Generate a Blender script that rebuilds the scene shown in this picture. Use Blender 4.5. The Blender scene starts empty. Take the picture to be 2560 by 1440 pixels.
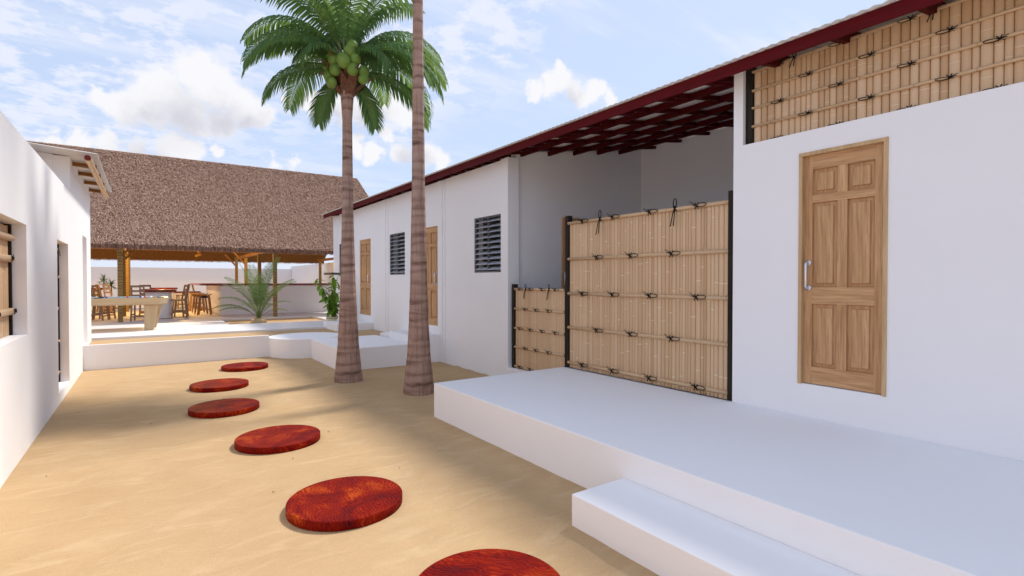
import bpy, bmesh, math, random
from mathutils import Vector, Matrix, noise as mn

SC = bpy.context.scene
COL = SC.collection
R = math.radians
rnd = random.Random(7)

# ------------------------------------------------------------------ camera
cam_d = bpy.data.cameras.new('camera')
cam_d.sensor_width = 36.0
cam_d.lens = 36.0 * 1300.0 / 2560.0
cam_d.clip_start = 0.05
cam_d.clip_end = 2000.0
cam = bpy.data.objects.new('camera', cam_d)
COL.objects.link(cam)
_yaw, _pit = math.atan(914 / 1300.0), -math.atan(18 / 1300.0)
_F = Vector((math.sin(_yaw) * math.cos(_pit), math.cos(_yaw) * math.cos(_pit), math.sin(_pit)))
_R = Vector((math.cos(_yaw), -math.sin(_yaw), 0))
_U = _R.cross(_F)
cam.matrix_world = Matrix(((_R.x, _U.x, -_F.x, 0), (_R.y, _U.y, -_F.y, 0), (_R.z, _U.z, -_F.z, 1.65), (0, 0, 0, 1)))
SC.camera = cam

# ------------------------------------------------------------------ light
SUN_EL, SUN_AZ = 55.5, 80.2          # azimuth from +Y towards +X
SKY_STRENGTH = 0.15
CLOUD = 0.615 / SKY_STRENGTH
sd = Vector((math.sin(R(SUN_AZ)) * math.cos(R(SUN_EL)), math.cos(R(SUN_AZ)) * math.cos(R(SUN_EL)), math.sin(R(SUN_EL))))
sun_d = bpy.data.lights.new('sun', 'SUN')
sun_d.energy = 1.8
sun_d.angle = R(8.0)
sun_d.color = (1.0, 0.945, 0.86)
sun = bpy.data.objects.new('sun', sun_d)
COL.objects.link(sun)
sun.location = sd * 60
sun.rotation_euler = (-sd).to_track_quat('-Z', 'Y').to_euler()

SC.view_settings.view_transform = 'Standard'
SC.view_settings.look = 'None'
SC.view_settings.exposure = 1.08
SC.view_settings.gamma = 1.0
SC.view_settings.use_curve_mapping = False
SC.cycles.max_bounces = 10
SC.cycles.diffuse_bounces = 5
SC.cycles.transparent_max_bounces = 12

# ------------------------------------------------------------------ sky (world): Nishita air with clouds laid out by direction
PUFFS = [(-0.0155, 0.9652, 0.2612, 0.0395), (0.0192, 0.9594, 0.2814, 0.0434), (0.055, 0.9463, 0.3186, 0.0359), (0.0705, 0.9395, 0.3353, 0.025), (0.0872, 0.9475, 0.3075, 0.0486), (0.1266, 0.9476, 0.2934, 0.0417), (0.1505, 0.9503, 0.2726, 0.0307), (0.0503, 0.9648, 0.2581, 0.0452), (0.105, 0.9614, 0.2543, 0.0328), (-0.0297, 0.9633, 0.2667, 0.0258), (-0.0527, 0.9614, 0.2702, 0.0226), (0.009, 0.9693, 0.2457, 0.0272), (0.0747, 0.9684, 0.238, 0.0204), (0.227, 0.9253, 0.3037, 0.0255), (0.2463, 0.9237, 0.2933, 0.0292), (0.2834, 0.9108, 0.3003, 0.033), (0.3272, 0.8935, 0.3075, 0.0404), (0.3656, 0.8786, 0.3072, 0.0376), (0.3871, 0.8756, 0.289, 0.0278), (0.1935, 0.9323, 0.3057, 0.0137), (0.3073, 0.9199, 0.2435, 0.024), (0.3347, 0.9151, 0.2251, 0.0245), (0.3804, 0.8964, 0.2277, 0.0249), (0.4192, 0.8775, 0.233, 0.0323), (0.4398, 0.8699, 0.2233, 0.0254), (0.3581, 0.8976, 0.2572, 0.0174), (0.3124, 0.9135, 0.2606, 0.0171), (0.5686, 0.7464, 0.3458, 0.0208), (0.5905, 0.7279, 0.3484, 0.0262), (0.6095, 0.7063, 0.36, 0.0239), (0.6036, 0.705, 0.3724, 0.0149), (0.6302, 0.6977, 0.3406, 0.0275), (0.6563, 0.674, 0.339, 0.026), (0.6762, 0.6641, 0.3189, 0.0172), (0.6446, 0.6924, 0.3242, 0.0208), (-0.1113, 0.9734, 0.2003, 0.0192), (-0.0768, 0.9761, 0.2034, 0.0251), (-0.0402, 0.9782, 0.2037, 0.0236), (-0.0063, 0.9792, 0.2029, 0.0245), (0.0346, 0.978, 0.2055, 0.0256), (0.0613, 0.9773, 0.2028, 0.0233), (0.0973, 0.9728, 0.2102, 0.0132), (0.1832, 0.9632, 0.1966, 0.0162), (0.2111, 0.9577, 0.1957, 0.0198)]
# the same kind of cloud goes on all around, beyond the frame
_wr = random.Random(11)
for _c in range(5):
    _a = R(80 + _c * 55 + _wr.uniform(-8, 8)); _e = R(_wr.uniform(14, 24))
    for _k in range(3):
        _aa, _ee = _a + R(_wr.uniform(-6, 6)), _e + R(_wr.uniform(-1.5, 2))
        PUFFS.append((math.sin(_aa) * math.cos(_ee), math.cos(_aa) * math.cos(_ee), math.sin(_ee), _wr.uniform(.025, .05)))

world = bpy.data.worlds.new('World')
SC.world = world
world.use_nodes = True
wt = world.node_tree
world.cycles.sampling_method = 'MANUAL'
world.cycles.sample_map_resolution = 256
for n in list(wt.nodes):
    wt.nodes.remove(n)
def wn(t, **kw):
    n = wt.nodes.new(t)
    for k, v in kw.items():
        setattr(n, k, v)
    return n
def wl(a, b):
    wt.links.new(a, b)
def wmath(op, a, b=None, c=None, clamp=False):
    n = wn('ShaderNodeMath', operation=op)
    n.use_clamp = clamp
    for i, x in enumerate((a, b, c)):
        if x is None:
            continue
        if isinstance(x, (int, float)):
            n.inputs[i].default_value = x
        else:
            wl(x, n.inputs[i])
    return n.outputs[0]
def wramp(x, a, b):
    n = wn('ShaderNodeMapRange', interpolation_type='SMOOTHSTEP')
    wl(x, n.inputs['Value'])
    n.inputs['From Min'].default_value = a
    n.inputs['From Max'].default_value = b
    return n.outputs['Result']
def wnoise(vec, scale, detail=4, rough=.55):
    n = wn('ShaderNodeTexNoise')
    wl(vec, n.inputs['Vector'])
    n.inputs['Scale'].default_value = scale
    n.inputs['Detail'].default_value = detail
    n.inputs['Roughness'].default_value = rough
    return n
def wscale(vec, s):
    n = wn('ShaderNodeVectorMath', operation='MULTIPLY')
    wl(vec, n.inputs[0]); n.inputs[1].default_value = s
    return n.outputs[0]
tc = wn('ShaderNodeTexCoord')
DIR = tc.outputs['Generated']
sky = wn('ShaderNodeTexSky', sky_type='NISHITA')
sky.sun_disc = False
sky.sun_elevation = R(SUN_EL)
sky.sun_rotation = R(SUN_AZ)
sky.altitude = 0
sky.air_density = 1.0
sky.dust_density = 1.2
sky.ozone_density = 1.0
# direction wobbled by fractal noise gives the puffs their cauliflower rim
nz = wnoise(DIR, 16, 5, .62)
sub = wn('ShaderNodeVectorMath', operation='SUBTRACT'); wl(nz.outputs['Color'], sub.inputs[0]); sub.inputs[1].default_value = (.5, .5, .5)
wob = wn('ShaderNodeVectorMath', operation='MULTIPLY_ADD'); wl(sub.outputs[0], wob.inputs[0]); wob.inputs[1].default_value = (.075, .075, .075); wl(DIR, wob.inputs[2])
field = None
low = None
for (dx, dy, dz, rr) in PUFFS:
    ds = wn('ShaderNodeVectorMath', operation='DISTANCE')
    wl(wob.outputs[0], ds.inputs[0]); ds.inputs[1].default_value = (dx, dy, dz)
    v = wmath('MULTIPLY_ADD', ds.outputs['Value'], -1.0 / rr, 1.0)
    field = v if field is None else wmath('SMOOTH_MAX', field, v, .35)
cum = wramp(field, -.02, .50)
# mottled high cloud and streaks
sep = wn('ShaderNodeSeparateXYZ'); wl(DIR, sep.inputs[0])
zc = wmath('ADD', wmath('MAXIMUM', sep.outputs['Z'], 0.0), .10)
inv = wmath('DIVIDE', 1.0, zc)
flat = wn('ShaderNodeVectorMath', operation='SCALE'); wl(DIR, flat.inputs[0]); wl(inv, flat.inputs['Scale'])
FL = flat.outputs[0]
dap = wnoise(FL, 7.5, 4, .6).outputs['Fac']
bigm = wnoise(FL, .55, 2, .5).outputs['Fac']
dl = wn('ShaderNodeVectorMath', operation='DISTANCE'); wl(DIR, dl.inputs[0]); dl.inputs[1].default_value = (-0.12, 0.93, 0.36)
leftm = wramp(dl.outputs['Value'], .52, .10)
amask = wmath('MAXIMUM', leftm, wramp(bigm, .54, .68))
alto = wmath('MULTIPLY', wmath('MULTIPLY', wramp(dap, .42, .60), amask), .78)
cirv = wn('ShaderNodeMapping'); wl(FL, cirv.inputs['Vector'])
cirv.inputs['Rotation'].default_value = (0, 0, R(-50)); cirv.inputs['Scale'].default_value = (.55, 2.2, 1)
cir = wnoise(cirv.outputs[0], 1.5, 5, .62).outputs['Fac']
cirm = wmath('MULTIPLY', wramp(cir, .46, .74), .75)
hz = wmath('MULTIPLY', wramp(sep.outputs['Z'], .22, 0.0), .55)
thin = wmath('MAXIMUM', wmath('MAXIMUM', alto, cirm), hz)
veil = wn('ShaderNodeMix', data_type='RGBA'); veil.inputs[0].default_value = .90; wl(sky.outputs[0], veil.inputs[6]); veil.inputs[7].default_value = (CLOUD * .445, CLOUD * .53, CLOUD * .705, 1)
m1 = wn('ShaderNodeMix', data_type='RGBA'); wl(thin, m1.inputs[0]); wl(veil.outputs[2], m1.inputs[6]); m1.inputs[7].default_value = (CLOUD * .68, CLOUD * .70, CLOUD * .79, 1)
GREY = [(0.0503, 0.9640, 0.2480, 0.055), (0.105, 0.9600, 0.2560, 0.045), (0.0, 0.968, 0.2420, 0.04), (0.14, 0.9520, 0.2600, 0.035), (0.3272, 0.8935, 0.2860, 0.045), (0.27, 0.92, 0.280, 0.035), (0.40, 0.886, 0.218, 0.04), (0.62, 0.705, 0.325, 0.035), (0.0, 0.985, 0.17, 0.06)]
gf = None
for (dx, dy, dz, rr) in GREY:
    ds = wn('ShaderNodeVectorMath', operation='DISTANCE')
    wl(wob.outputs[0], ds.inputs[0]); ds.inputs[1].default_value = (dx, dy, dz)
    v = wmath('MULTIPLY_ADD', ds.outputs['Value'], -1.0 / rr, 1.0)
    gf = v if gf is None else wmath('SMOOTH_MAX', gf, v, .4)
sh2 = wramp(gf, -.15, .95)
cc = wn('ShaderNodeMix', data_type='RGBA'); wl(sh2, cc.inputs[0])
cc.inputs[6].default_value = (CLOUD * .735, CLOUD * .735, CLOUD * .76, 1); cc.inputs[7].default_value = (CLOUD * .525, CLOUD * .525, CLOUD * .585, 1)
m2 = wn('ShaderNodeMix', data_type='RGBA'); wl(cum, m2.inputs[0]); wl(m1.outputs[2], m2.inputs[6]); wl(cc.outputs[2], m2.inputs[7])
bg = wn('ShaderNodeBackground'); wl(m2.outputs[2], bg.inputs['Color']); bg.inputs['Strength'].default_value = SKY_STRENGTH
wo = wn('ShaderNodeOutputWorld'); wl(bg.outputs[0], wo.inputs['Surface'])

# ------------------------------------------------------------------ materials
class NT:
    def __init__(s, name, rough=.6, spec=.3, metal=0.0):
        s.m = bpy.data.materials.new(name); s.m.use_nodes = True
        s.t = s.m.node_tree
        s.b = s.t.nodes['Principled BSDF']
        s.b.inputs['Roughness'].default_value = rough
        s.b.inputs['Specular IOR Level'].default_value = spec
        s.b.inputs['Metallic'].default_value = metal
        s.tc = s.t.nodes.new('ShaderNodeTexCoord')
        s.obj = s.tc.outputs['Object']
    def n(s, t, **kw):
        x = s.t.nodes.new(t)
        for k, v in kw.items(): setattr(x, k, v)
        return x
    def l(s, a, b): s.t.links.new(a, b)
    def map(s, scale=(1, 1, 1), rot=(0, 0, 0), src=None):
        x = s.n('ShaderNodeMapping'); s.l(src or s.obj, x.inputs['Vector'])
        x.inputs['Scale'].default_value = scale; x.inputs['Rotation'].default_value = rot
        return x.outputs[0]
    def noise(s, vec=None, scale=5, detail=4, rough=.55, dist=0.0):
        x = s.n('ShaderNodeTexNoise'); s.l(vec or s.obj, x.inputs['Vector'])
        x.inputs['Scale'].default_value = scale; x.inputs['Detail'].default_value = detail
        x.inputs['Roughness'].default_value = rough; x.inputs['Distortion'].default_value = dist
        return x.outputs['Fac']
    def ramp(s, fac, stops, mode='LINEAR'):
        x = s.n('ShaderNodeValToRGB'); s.l(fac, x.inputs[0])
        e = x.color_ramp.elements
        x.color_ramp.interpolation = mode
        while len(e) < len(stops): e.new(.5)
        for i, (p, c) in enumerate(stops):
            e[i].position = p; e[i].color = (c[0], c[1], c[2], 1)
        return x.outputs[0]
    def math(s, op, a, b=None):
        x = s.n('ShaderNodeMath', operation=op)
        for i, y in enumerate((a, b)):
            if y is None: continue
            if isinstance(y, (int, float)): x.inputs[i].default_value = y
            else: s.l(y, x.inputs[i])
        return x.outputs[0]
    def mix(s, fac, a, b, blend='MIX'):
        x = s.n('ShaderNodeMix', data_type='RGBA'); x.blend_type = blend
        for i, y in ((0, fac), (6, a), (7, b)):
            if isinstance(y, (int, float)): x.inputs[i].default_value = y
            elif isinstance(y, tuple): x.inputs[i].default_value = (y[0], y[1], y[2], 1)
            else: s.l(y, x.inputs[i])
        return x.outputs[2]
    def wave(s, vec, scale, dist=0, ds=1.0, direction='X', kind='BANDS', prof='SIN'):
        x = s.n('ShaderNodeTexWave', wave_type=kind, wave_profile=prof)
        if kind == 'BANDS': x.bands_direction = direction
        else: x.rings_direction = direction
        s.l(vec, x.inputs['Vector']); x.inputs['Scale'].default_value = scale
        x.inputs['Distortion'].default_value = dist; x.inputs['Detail Scale'].default_value = ds
        return x.outputs['Fac']
    def rand(s):
        return s.n('ShaderNodeObjectInfo').outputs['Random']
    def color(s, c):
        if isinstance(c, tuple): s.b.inputs['Base Color'].default_value = (c[0], c[1], c[2], 1)
        else: s.l(c, s.b.inputs['Base Color'])
        return s
    def bump(s, h, strength=.3, dist=.01):
        x = s.n('ShaderNodeBump'); s.l(h, x.inputs['Height'])
        x.inputs['Strength'].default_value = strength; x.inputs['Distance'].default_value = dist
        s.l(x.outputs[0], s.b.inputs['Normal'])
        return s
M = {}
def plain(name, c, rough=.5, spec=.35, metal=0.0, var=.12, scale=12):
    t = NT(name, rough, spec, metal)
    f = t.noise(scale=scale, detail=5)
    t.color(t.ramp(f, [(.3, tuple(x * (1 - var) for x in c)), (.7, tuple(min(1, x * (1 + var)) for x in c))]))
    M[name] = t.m
    return t
# white painted plaster
t = NT('plaster', .88, .05)
f1 = t.noise(scale=.7, detail=5, rough=.6); f2 = t.noise(scale=46, detail=4, rough=.6)
t.color(t.ramp(f1, [(.25, (.862, .85, .862)), (.75, (.892, .882, .896))]))
f4 = t.noise(scale=3.2, detail=3)
t.bump(t.math('ADD', t.math('MULTIPLY', f2, .25), f4), .16, .012); M['plaster'] = t.m
t = NT('floor_screed', .5, .25)
f1 = t.noise(scale=.9, detail=6, rough=.65); f2 = t.noise(scale=60, detail=3)
t.color(t.ramp(f1, [(.25, (.72, .71, .72)), (.75, (.78, .77, .78))]))
t.bump(f2, .08, .003); M['screed'] = t.m
# sand
t = NT('sand', .97, .02)
f1 = t.noise(scale=1.1, detail=6, rough=.62); f2 = t.noise(scale=130, detail=3, rough=.7)
f3 = t.noise(t.map((2.2, 6.5, 1), (0, 0, R(-8))), 1.0, 5, .6, .6)
c = t.ramp(f1, [(.25, (.475, .312, .162)), (.5, (.525, .356, .195)), (.78, (.575, .40, .228))])
c = t.mix(.35, c, t.ramp(f2, [(.3, (.39, .26, .14)), (.7, (.58, .415, .25))]))
c = t.mix(t.math('MULTIPLY', t.ramp(f3, [(.52, (0, 0, 0)), (.70, (1, 1, 1))]), .38), c, (.64, .48, .30))
t.color(c)
t.bump(t.math('ADD', t.math('MULTIPLY', f3, .8), t.math('MULTIPLY', f2, .10)), .75, .05); M['sand'] = t.m
# bamboo canes (local z runs along the unit cane)
t = NT('bamboo', .42, .4)
r0 = t.rand()
comb = t.n('ShaderNodeCombineXYZ'); t.l(r0, comb.inputs[0]); t.l(t.math('MULTIPLY', r0, 37.0), comb.inputs[2])
addv = t.n('ShaderNodeVectorMath', operation='ADD'); t.l(t.obj, addv.inputs[0]); t.l(comb.outputs[0], addv.inputs[1])
sx = t.n('ShaderNodeSeparateXYZ'); t.l(addv.outputs[0], sx.inputs[0])
ph = t.math('FRACT', t.math('ADD', t.math('MULTIPLY', sx.outputs['Z'], 2.1), 0.0))
node = t.math('COMPARE', ph, .5); t.t.nodes[-1].inputs[2].default_value = .006
base = t.ramp(r0, [(0, (.56, .35, .19)), (.3, (.67, .45, .265)), (.6, (.74, .525, .33)), (.8, (.63, .41, .235)), (1, (.70, .485, .295))])
gr = t.noise(t.map((38, 38, 1.2), src=addv.outputs[0]), 1.0, 4, .6)
base = t.mix(t.math('MULTIPLY', gr, .35), base, (.42, .275, .15))
t.color(t.mix(t.math('MULTIPLY', node, .75), base, (.80, .68, .48)))
t.bump(t.math('ADD', t.math('MULTIPLY', gr, .2), node), .35, .003); M['bamboo'] = t.m
# bamboo rail (world-size, runs along local x)
t = NT('bamboo_rail', .4, .42)
sx = t.n('ShaderNodeSeparateXYZ'); t.l(t.obj, sx.inputs[0])
gr = t.noise(t.map((2, 60, 60)), 1.0, 4, .6)
ph = t.math('FRACT', t.math('MULTIPLY', sx.outputs['X'], 2.6)); node = t.math('COMPARE', ph, .5); t.t.nodes[-1].inputs[2].default_value = .012
base = t.ramp(gr, [(.3, (.56, .37, .205)), (.7, (.67, .465, .28))])
t.color(t.mix(t.math('MULTIPLY', node, .7), base, (.36, .24, .12))); t.bump(node, .3, .003); M['bamboo_rail'] = t.m
def wood(name, dark, light, rough=.55, axis=2, spec=.15, fine=1.0, cont=1.0):
    t = NT(name, rough, spec)
    s = [24 * fine, 24 * fine, 24 * fine]; s[axis] = 1.6 * fine
    g1 = t.noise(t.map(tuple(s)), 1.0, 6, .65, .4)
    s2 = [70 * fine, 70 * fine, 70 * fine]; s2[axis] = 3.0 * fine
    g2 = t.noise(t.map(tuple(s2)), 1.0, 4, .6)
    r0 = t.rand()
    mid = tuple((a + b) / 2 for a, b in zip(dark, light))
    c = t.ramp(g1, [(.28, dark), (.5, mid), (.72, light)])
    c = t.mix(t.math('MULTIPLY', t.ramp(g2, [(.5, (0, 0, 0)), (.75, (1, 1, 1))]), .45 * cont), c, tuple(x * .55 for x in dark))
    c = t.mix(t.math('MULTIPLY', r0, .22), c, tuple(x * .8 for x in mid))
    t.color(c); t.bump(t.math('ADD', g1, g2), .18, .003); M[name] = t.m
wood('oak_v', (.42, .215, .095), (.71, .44, .235), .55, 2, .12, 1.0, 1.6)
wood('oak_h', (.42, .215, .095), (.71, .44, .235), .55, 1, .12, 1.0, 1.6)
wood('oak_frame', (.46, .29, .14), (.70, .49, .28), .5, 2)
wood('dark_wood', (.012, .009, .007), (.04, .03, .022), .6, 2)
wood('red_timber', (.075, .002, .004), (.125, .004, .006), .55, 1, .12)
wood('shaded_red_timber', (.05, .002, .003), (.085, .004, .005), .6, 0, .08)  # same red timber as the fascia, under-roof shade put into its colour
wood('rafter_brown', (.20, .08, .018), (.34, .15, .04), .45, 0)
wood('chair_wood', (.24, .145, .09), (.42, .28, .19), .55, 2)
wood('stool_wood', (.30, .15, .045), (.46, .25, .09), .5, 2)
wood('maple', (.50, .35, .19), (.66, .49, .29), .35, 0, .4, .6, .3)
wood('maple_v', (.47, .32, .17), (.63, .46, .27), .35, 2, .4, .6, .3)
wood('shelf_wood', (.06, .045, .04), (.12, .09, .08), .6, 0)
# red swirled hardwood of the stepping discs and counter tops
def burl(name, sc_, rough, lo=.0):
    t = NT(name, rough, .06)
    r0 = t.rand()
    cm = t.n('ShaderNodeCombineXYZ'); t.l(t.math('MULTIPLY', r0, 31.0), cm.inputs[0]); t.l(t.math('MULTIPLY', r0, 17.0), cm.inputs[1])
    av = t.n('ShaderNodeVectorMath', operation='ADD'); t.l(t.obj, av.inputs[0]); t.l(cm.outputs[0], av.inputs[1])
    big = t.noise(t.map((sc_ * 1.2, sc_ * .75, sc_), src=av.outputs[0]), 3.0, 7, .62, 1.2)
    w = t.wave(t.map((sc_, sc_ * .6, sc_), (0, 0, R(35)), av.outputs[0]), 14.0, 22.0, .8)
    f = t.math('ADD', t.math('MULTIPLY', big, .87), t.math('MULTIPLY', w, .13))
    c = t.ramp(f, [(.25, (.035, .004, .010)), (.36, (.11, .003, .003)), (.46, (.18, .005, .002)), (.56, (.235, .011, .002)), (.70, (.42, .062, .005))])
    t.color(c); t.bump(t.math('ADD', w, big), .35, .006); M[name] = t.m
burl('burl', 1.0, .55)
t = NT('counter_red', .28, .5)
g = t.noise(t.map((1.2, 9, 9)), 2.0, 6, .65, .8)
t.color(t.ramp(g, [(.25, (.07, .004, .003)), (.5, (.19, .012, .006)), (.75, (.32, .035, .012))])); M['counter_red'] = t.m
plain('end_red', (.16, .008, .008), .6)
# galvanised sheet
t = NT('sheet_metal', .5, .3, .12)
f1 = t.noise(t.map((1.0, 9, 1)), 1.2, 5, .6)
t.color(t.ramp(f1, [(.3, (.70, .69, .70)), (.7, (.80, .79, .80))])); M['sheet_metal'] = t.m
# thatch, straw colour carried per straw
t = NT('thatch', .9, .1)
at = t.n('ShaderNodeAttribute', attribute_name='straw')
f = t.noise(scale=1.3, detail=4)
c = t.ramp(at.outputs['Fac'], [(0, (.14, .066, .046)), (.35, (.37, .225, .165)), (.7, (.58, .38, .29)), (1, (.78, .59, .47))])
c = t.mix(t.math('MULTIPLY', f, .25), c, (.20, .125, .09)); t.color(c); M['thatch'] = t.m
t = NT('thatch_core', .95, .05)
f = t.noise(t.map((55, 55, 20)), 1.0, 4, .7)
t.color(t.ramp(f, [(.32, (.05, .022, .007)), (.55, (.20, .095, .03)), (.72, (.42, .22, .08))])); t.bump(f, .8, .03); M['thatch_core'] = t.m
# bundled bamboo posts of the pavilion: short horizontal courses
t = NT('bamboo_post', .5, .35)
sx = t.n('ShaderNodeSeparateXYZ'); t.l(t.obj, sx.inputs[0])
ln = t.noise(t.map((3, 3, 26)), 1.0, 3, .7)
ph = t.math('FRACT', t.math('MULTIPLY', sx.outputs['Z'], 11.0)); line = t.math('LESS_THAN', ph, .16)
c = t.ramp(ln, [(.3, (.20, .125, .032)), (.5, (.30, .19, .055)), (.7, (.38, .25, .085))])
t.color(t.mix(line, c, (.10, .055, .015))); t.bump(line, -.4, .006); M['bamboo_post'] = t.m
wood('beam_wood', (.20, .095, .025), (.36, .19, .06), .5, 1)
# palm trunk
t = NT('palm_trunk', .85, .15)
sx = t.n('ShaderNodeSeparateXYZ'); t.l(t.obj, sx.inputs[0])
w = t.wave(t.map((.35, .35, 1.0)), 2.3, 5.5, 1.3, 'Z')
g = t.noise(t.map((30, 30, 1.4)), 1.0, 5, .65)
b = t.noise(t.map((1.4, 1.4, 9)), 1.0, 5, .65, .6)
c = t.ramp(t.math('ADD', t.math('MULTIPLY', w, .13), t.math('MULTIPLY', b, .87)), [(.30, (.14, .078, .06)), (.40, (.27, .168, .13)), (.52, (.37, .245, .195)), (.72, (.44, .305, .245))])
c = t.mix(t.math('MULTIPLY', t.ramp(g, [(.5, (0, 0, 0)), (.72, (1, 1, 1))]), .55), c, (.10, .058, .042))
t.color(c); t.bump(t.math('ADD', t.math('MULTIPLY', b, 1.0), t.math('MULTIPLY', g, .35)), .6, .02); M['palm_trunk'] = t.m
def leaf(name, a, b_, trans=.35, rough=.42):
    t = NT(name, rough, .14)
    r0 = t.rand(); f = t.noise(scale=4, detail=3)
    c = t.mix(t.math('ADD', t.math('MULTIPLY', r0, .5), t.math('MULTIPLY', f, .5)), a, b_)
    t.color(c)
    tr = t.n('ShaderNodeBsdfTranslucent')
    tcol = t.mix(.5, c, (.30, .42, .05)); t.l(tcol, tr.inputs['Color'])
    mx = t.n('ShaderNodeMixShader'); mx.inputs[0].default_value = trans
    t.l(t.b.outputs[0], mx.inputs[1]); t.l(tr.outputs[0], mx.inputs[2])
    t.l(mx.outputs[0], t.t.nodes['Material Output'].inputs['Surface']); M[name] = t.m
leaf('palm_leaf', (.060, .155, .068), (.125, .235, .080), .42, .6)
leaf('areca_leaf', (.065, .125, .04), (.17, .24, .10), .3, .55)
leaf('shrub_leaf', (.10, .24, .02), (.19, .36, .04), .4, .4)
leaf('dracaena_leaf', (.05, .11, .045), (.12, .19, .09), .3)
plain('rachis', (.12, .16, .045), .5)
plain('fibre', (.17, .085, .055), .9, .1, var=.35, scale=30)
plain('coconut', (.15, .25, .045), .45, .35, var=.14, scale=9)
plain('steel', (.72, .72, .76), .28, .5, .75, .04)
plain('rope', (.008, .007, .007), .7, .2)
plain('frame_grey', (.13, .13, .145), .45, .4, .3)
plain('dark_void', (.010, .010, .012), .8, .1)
t = NT('louvre_glass', .12, .6); t.color((.60, .63, .69)); M['louvre_glass'] = t.m
plain('clay', (.42, .31, .17), .4, .4, var=.25, scale=22)
plain('cream_glaze', (.72, .66, .42), .35, .45, var=.06)
plain('pot_band', (.03, .028, .025), .5)
plain('soil', (.05, .032, .02), .95, .05, var=.4, scale=60)
plain('stem_dark', (.055, .05, .03), .7)
plain('cloth', (.40, .48, .53), .9, .1, var=.06, scale=80)
plain('pocket', (.012, .012, .014), .6)
plain('navy', (.01, .012, .05), .6)
plain('twig', (.32, .21, .12), .9)
for nm, c in (('ball_white', (.8, .78, .7)), ('ball_red', (.45, .02, .015)), ('ball_blue', (.01, .02, .22)), ('ball_orange', (.6, .16, .02)), ('ball_black', (.012, .012, .012))):
    plain(nm, c, .12, .5, var=.02)
t = NT('lamp_glow', .4); t.color((1, .7, .3)); t.b.inputs['Emission Color'].default_value = (1, .55, .16, 1); t.b.inputs['Emission Strength'].default_value = 14; M['lamp_glow'] = t.m

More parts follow.
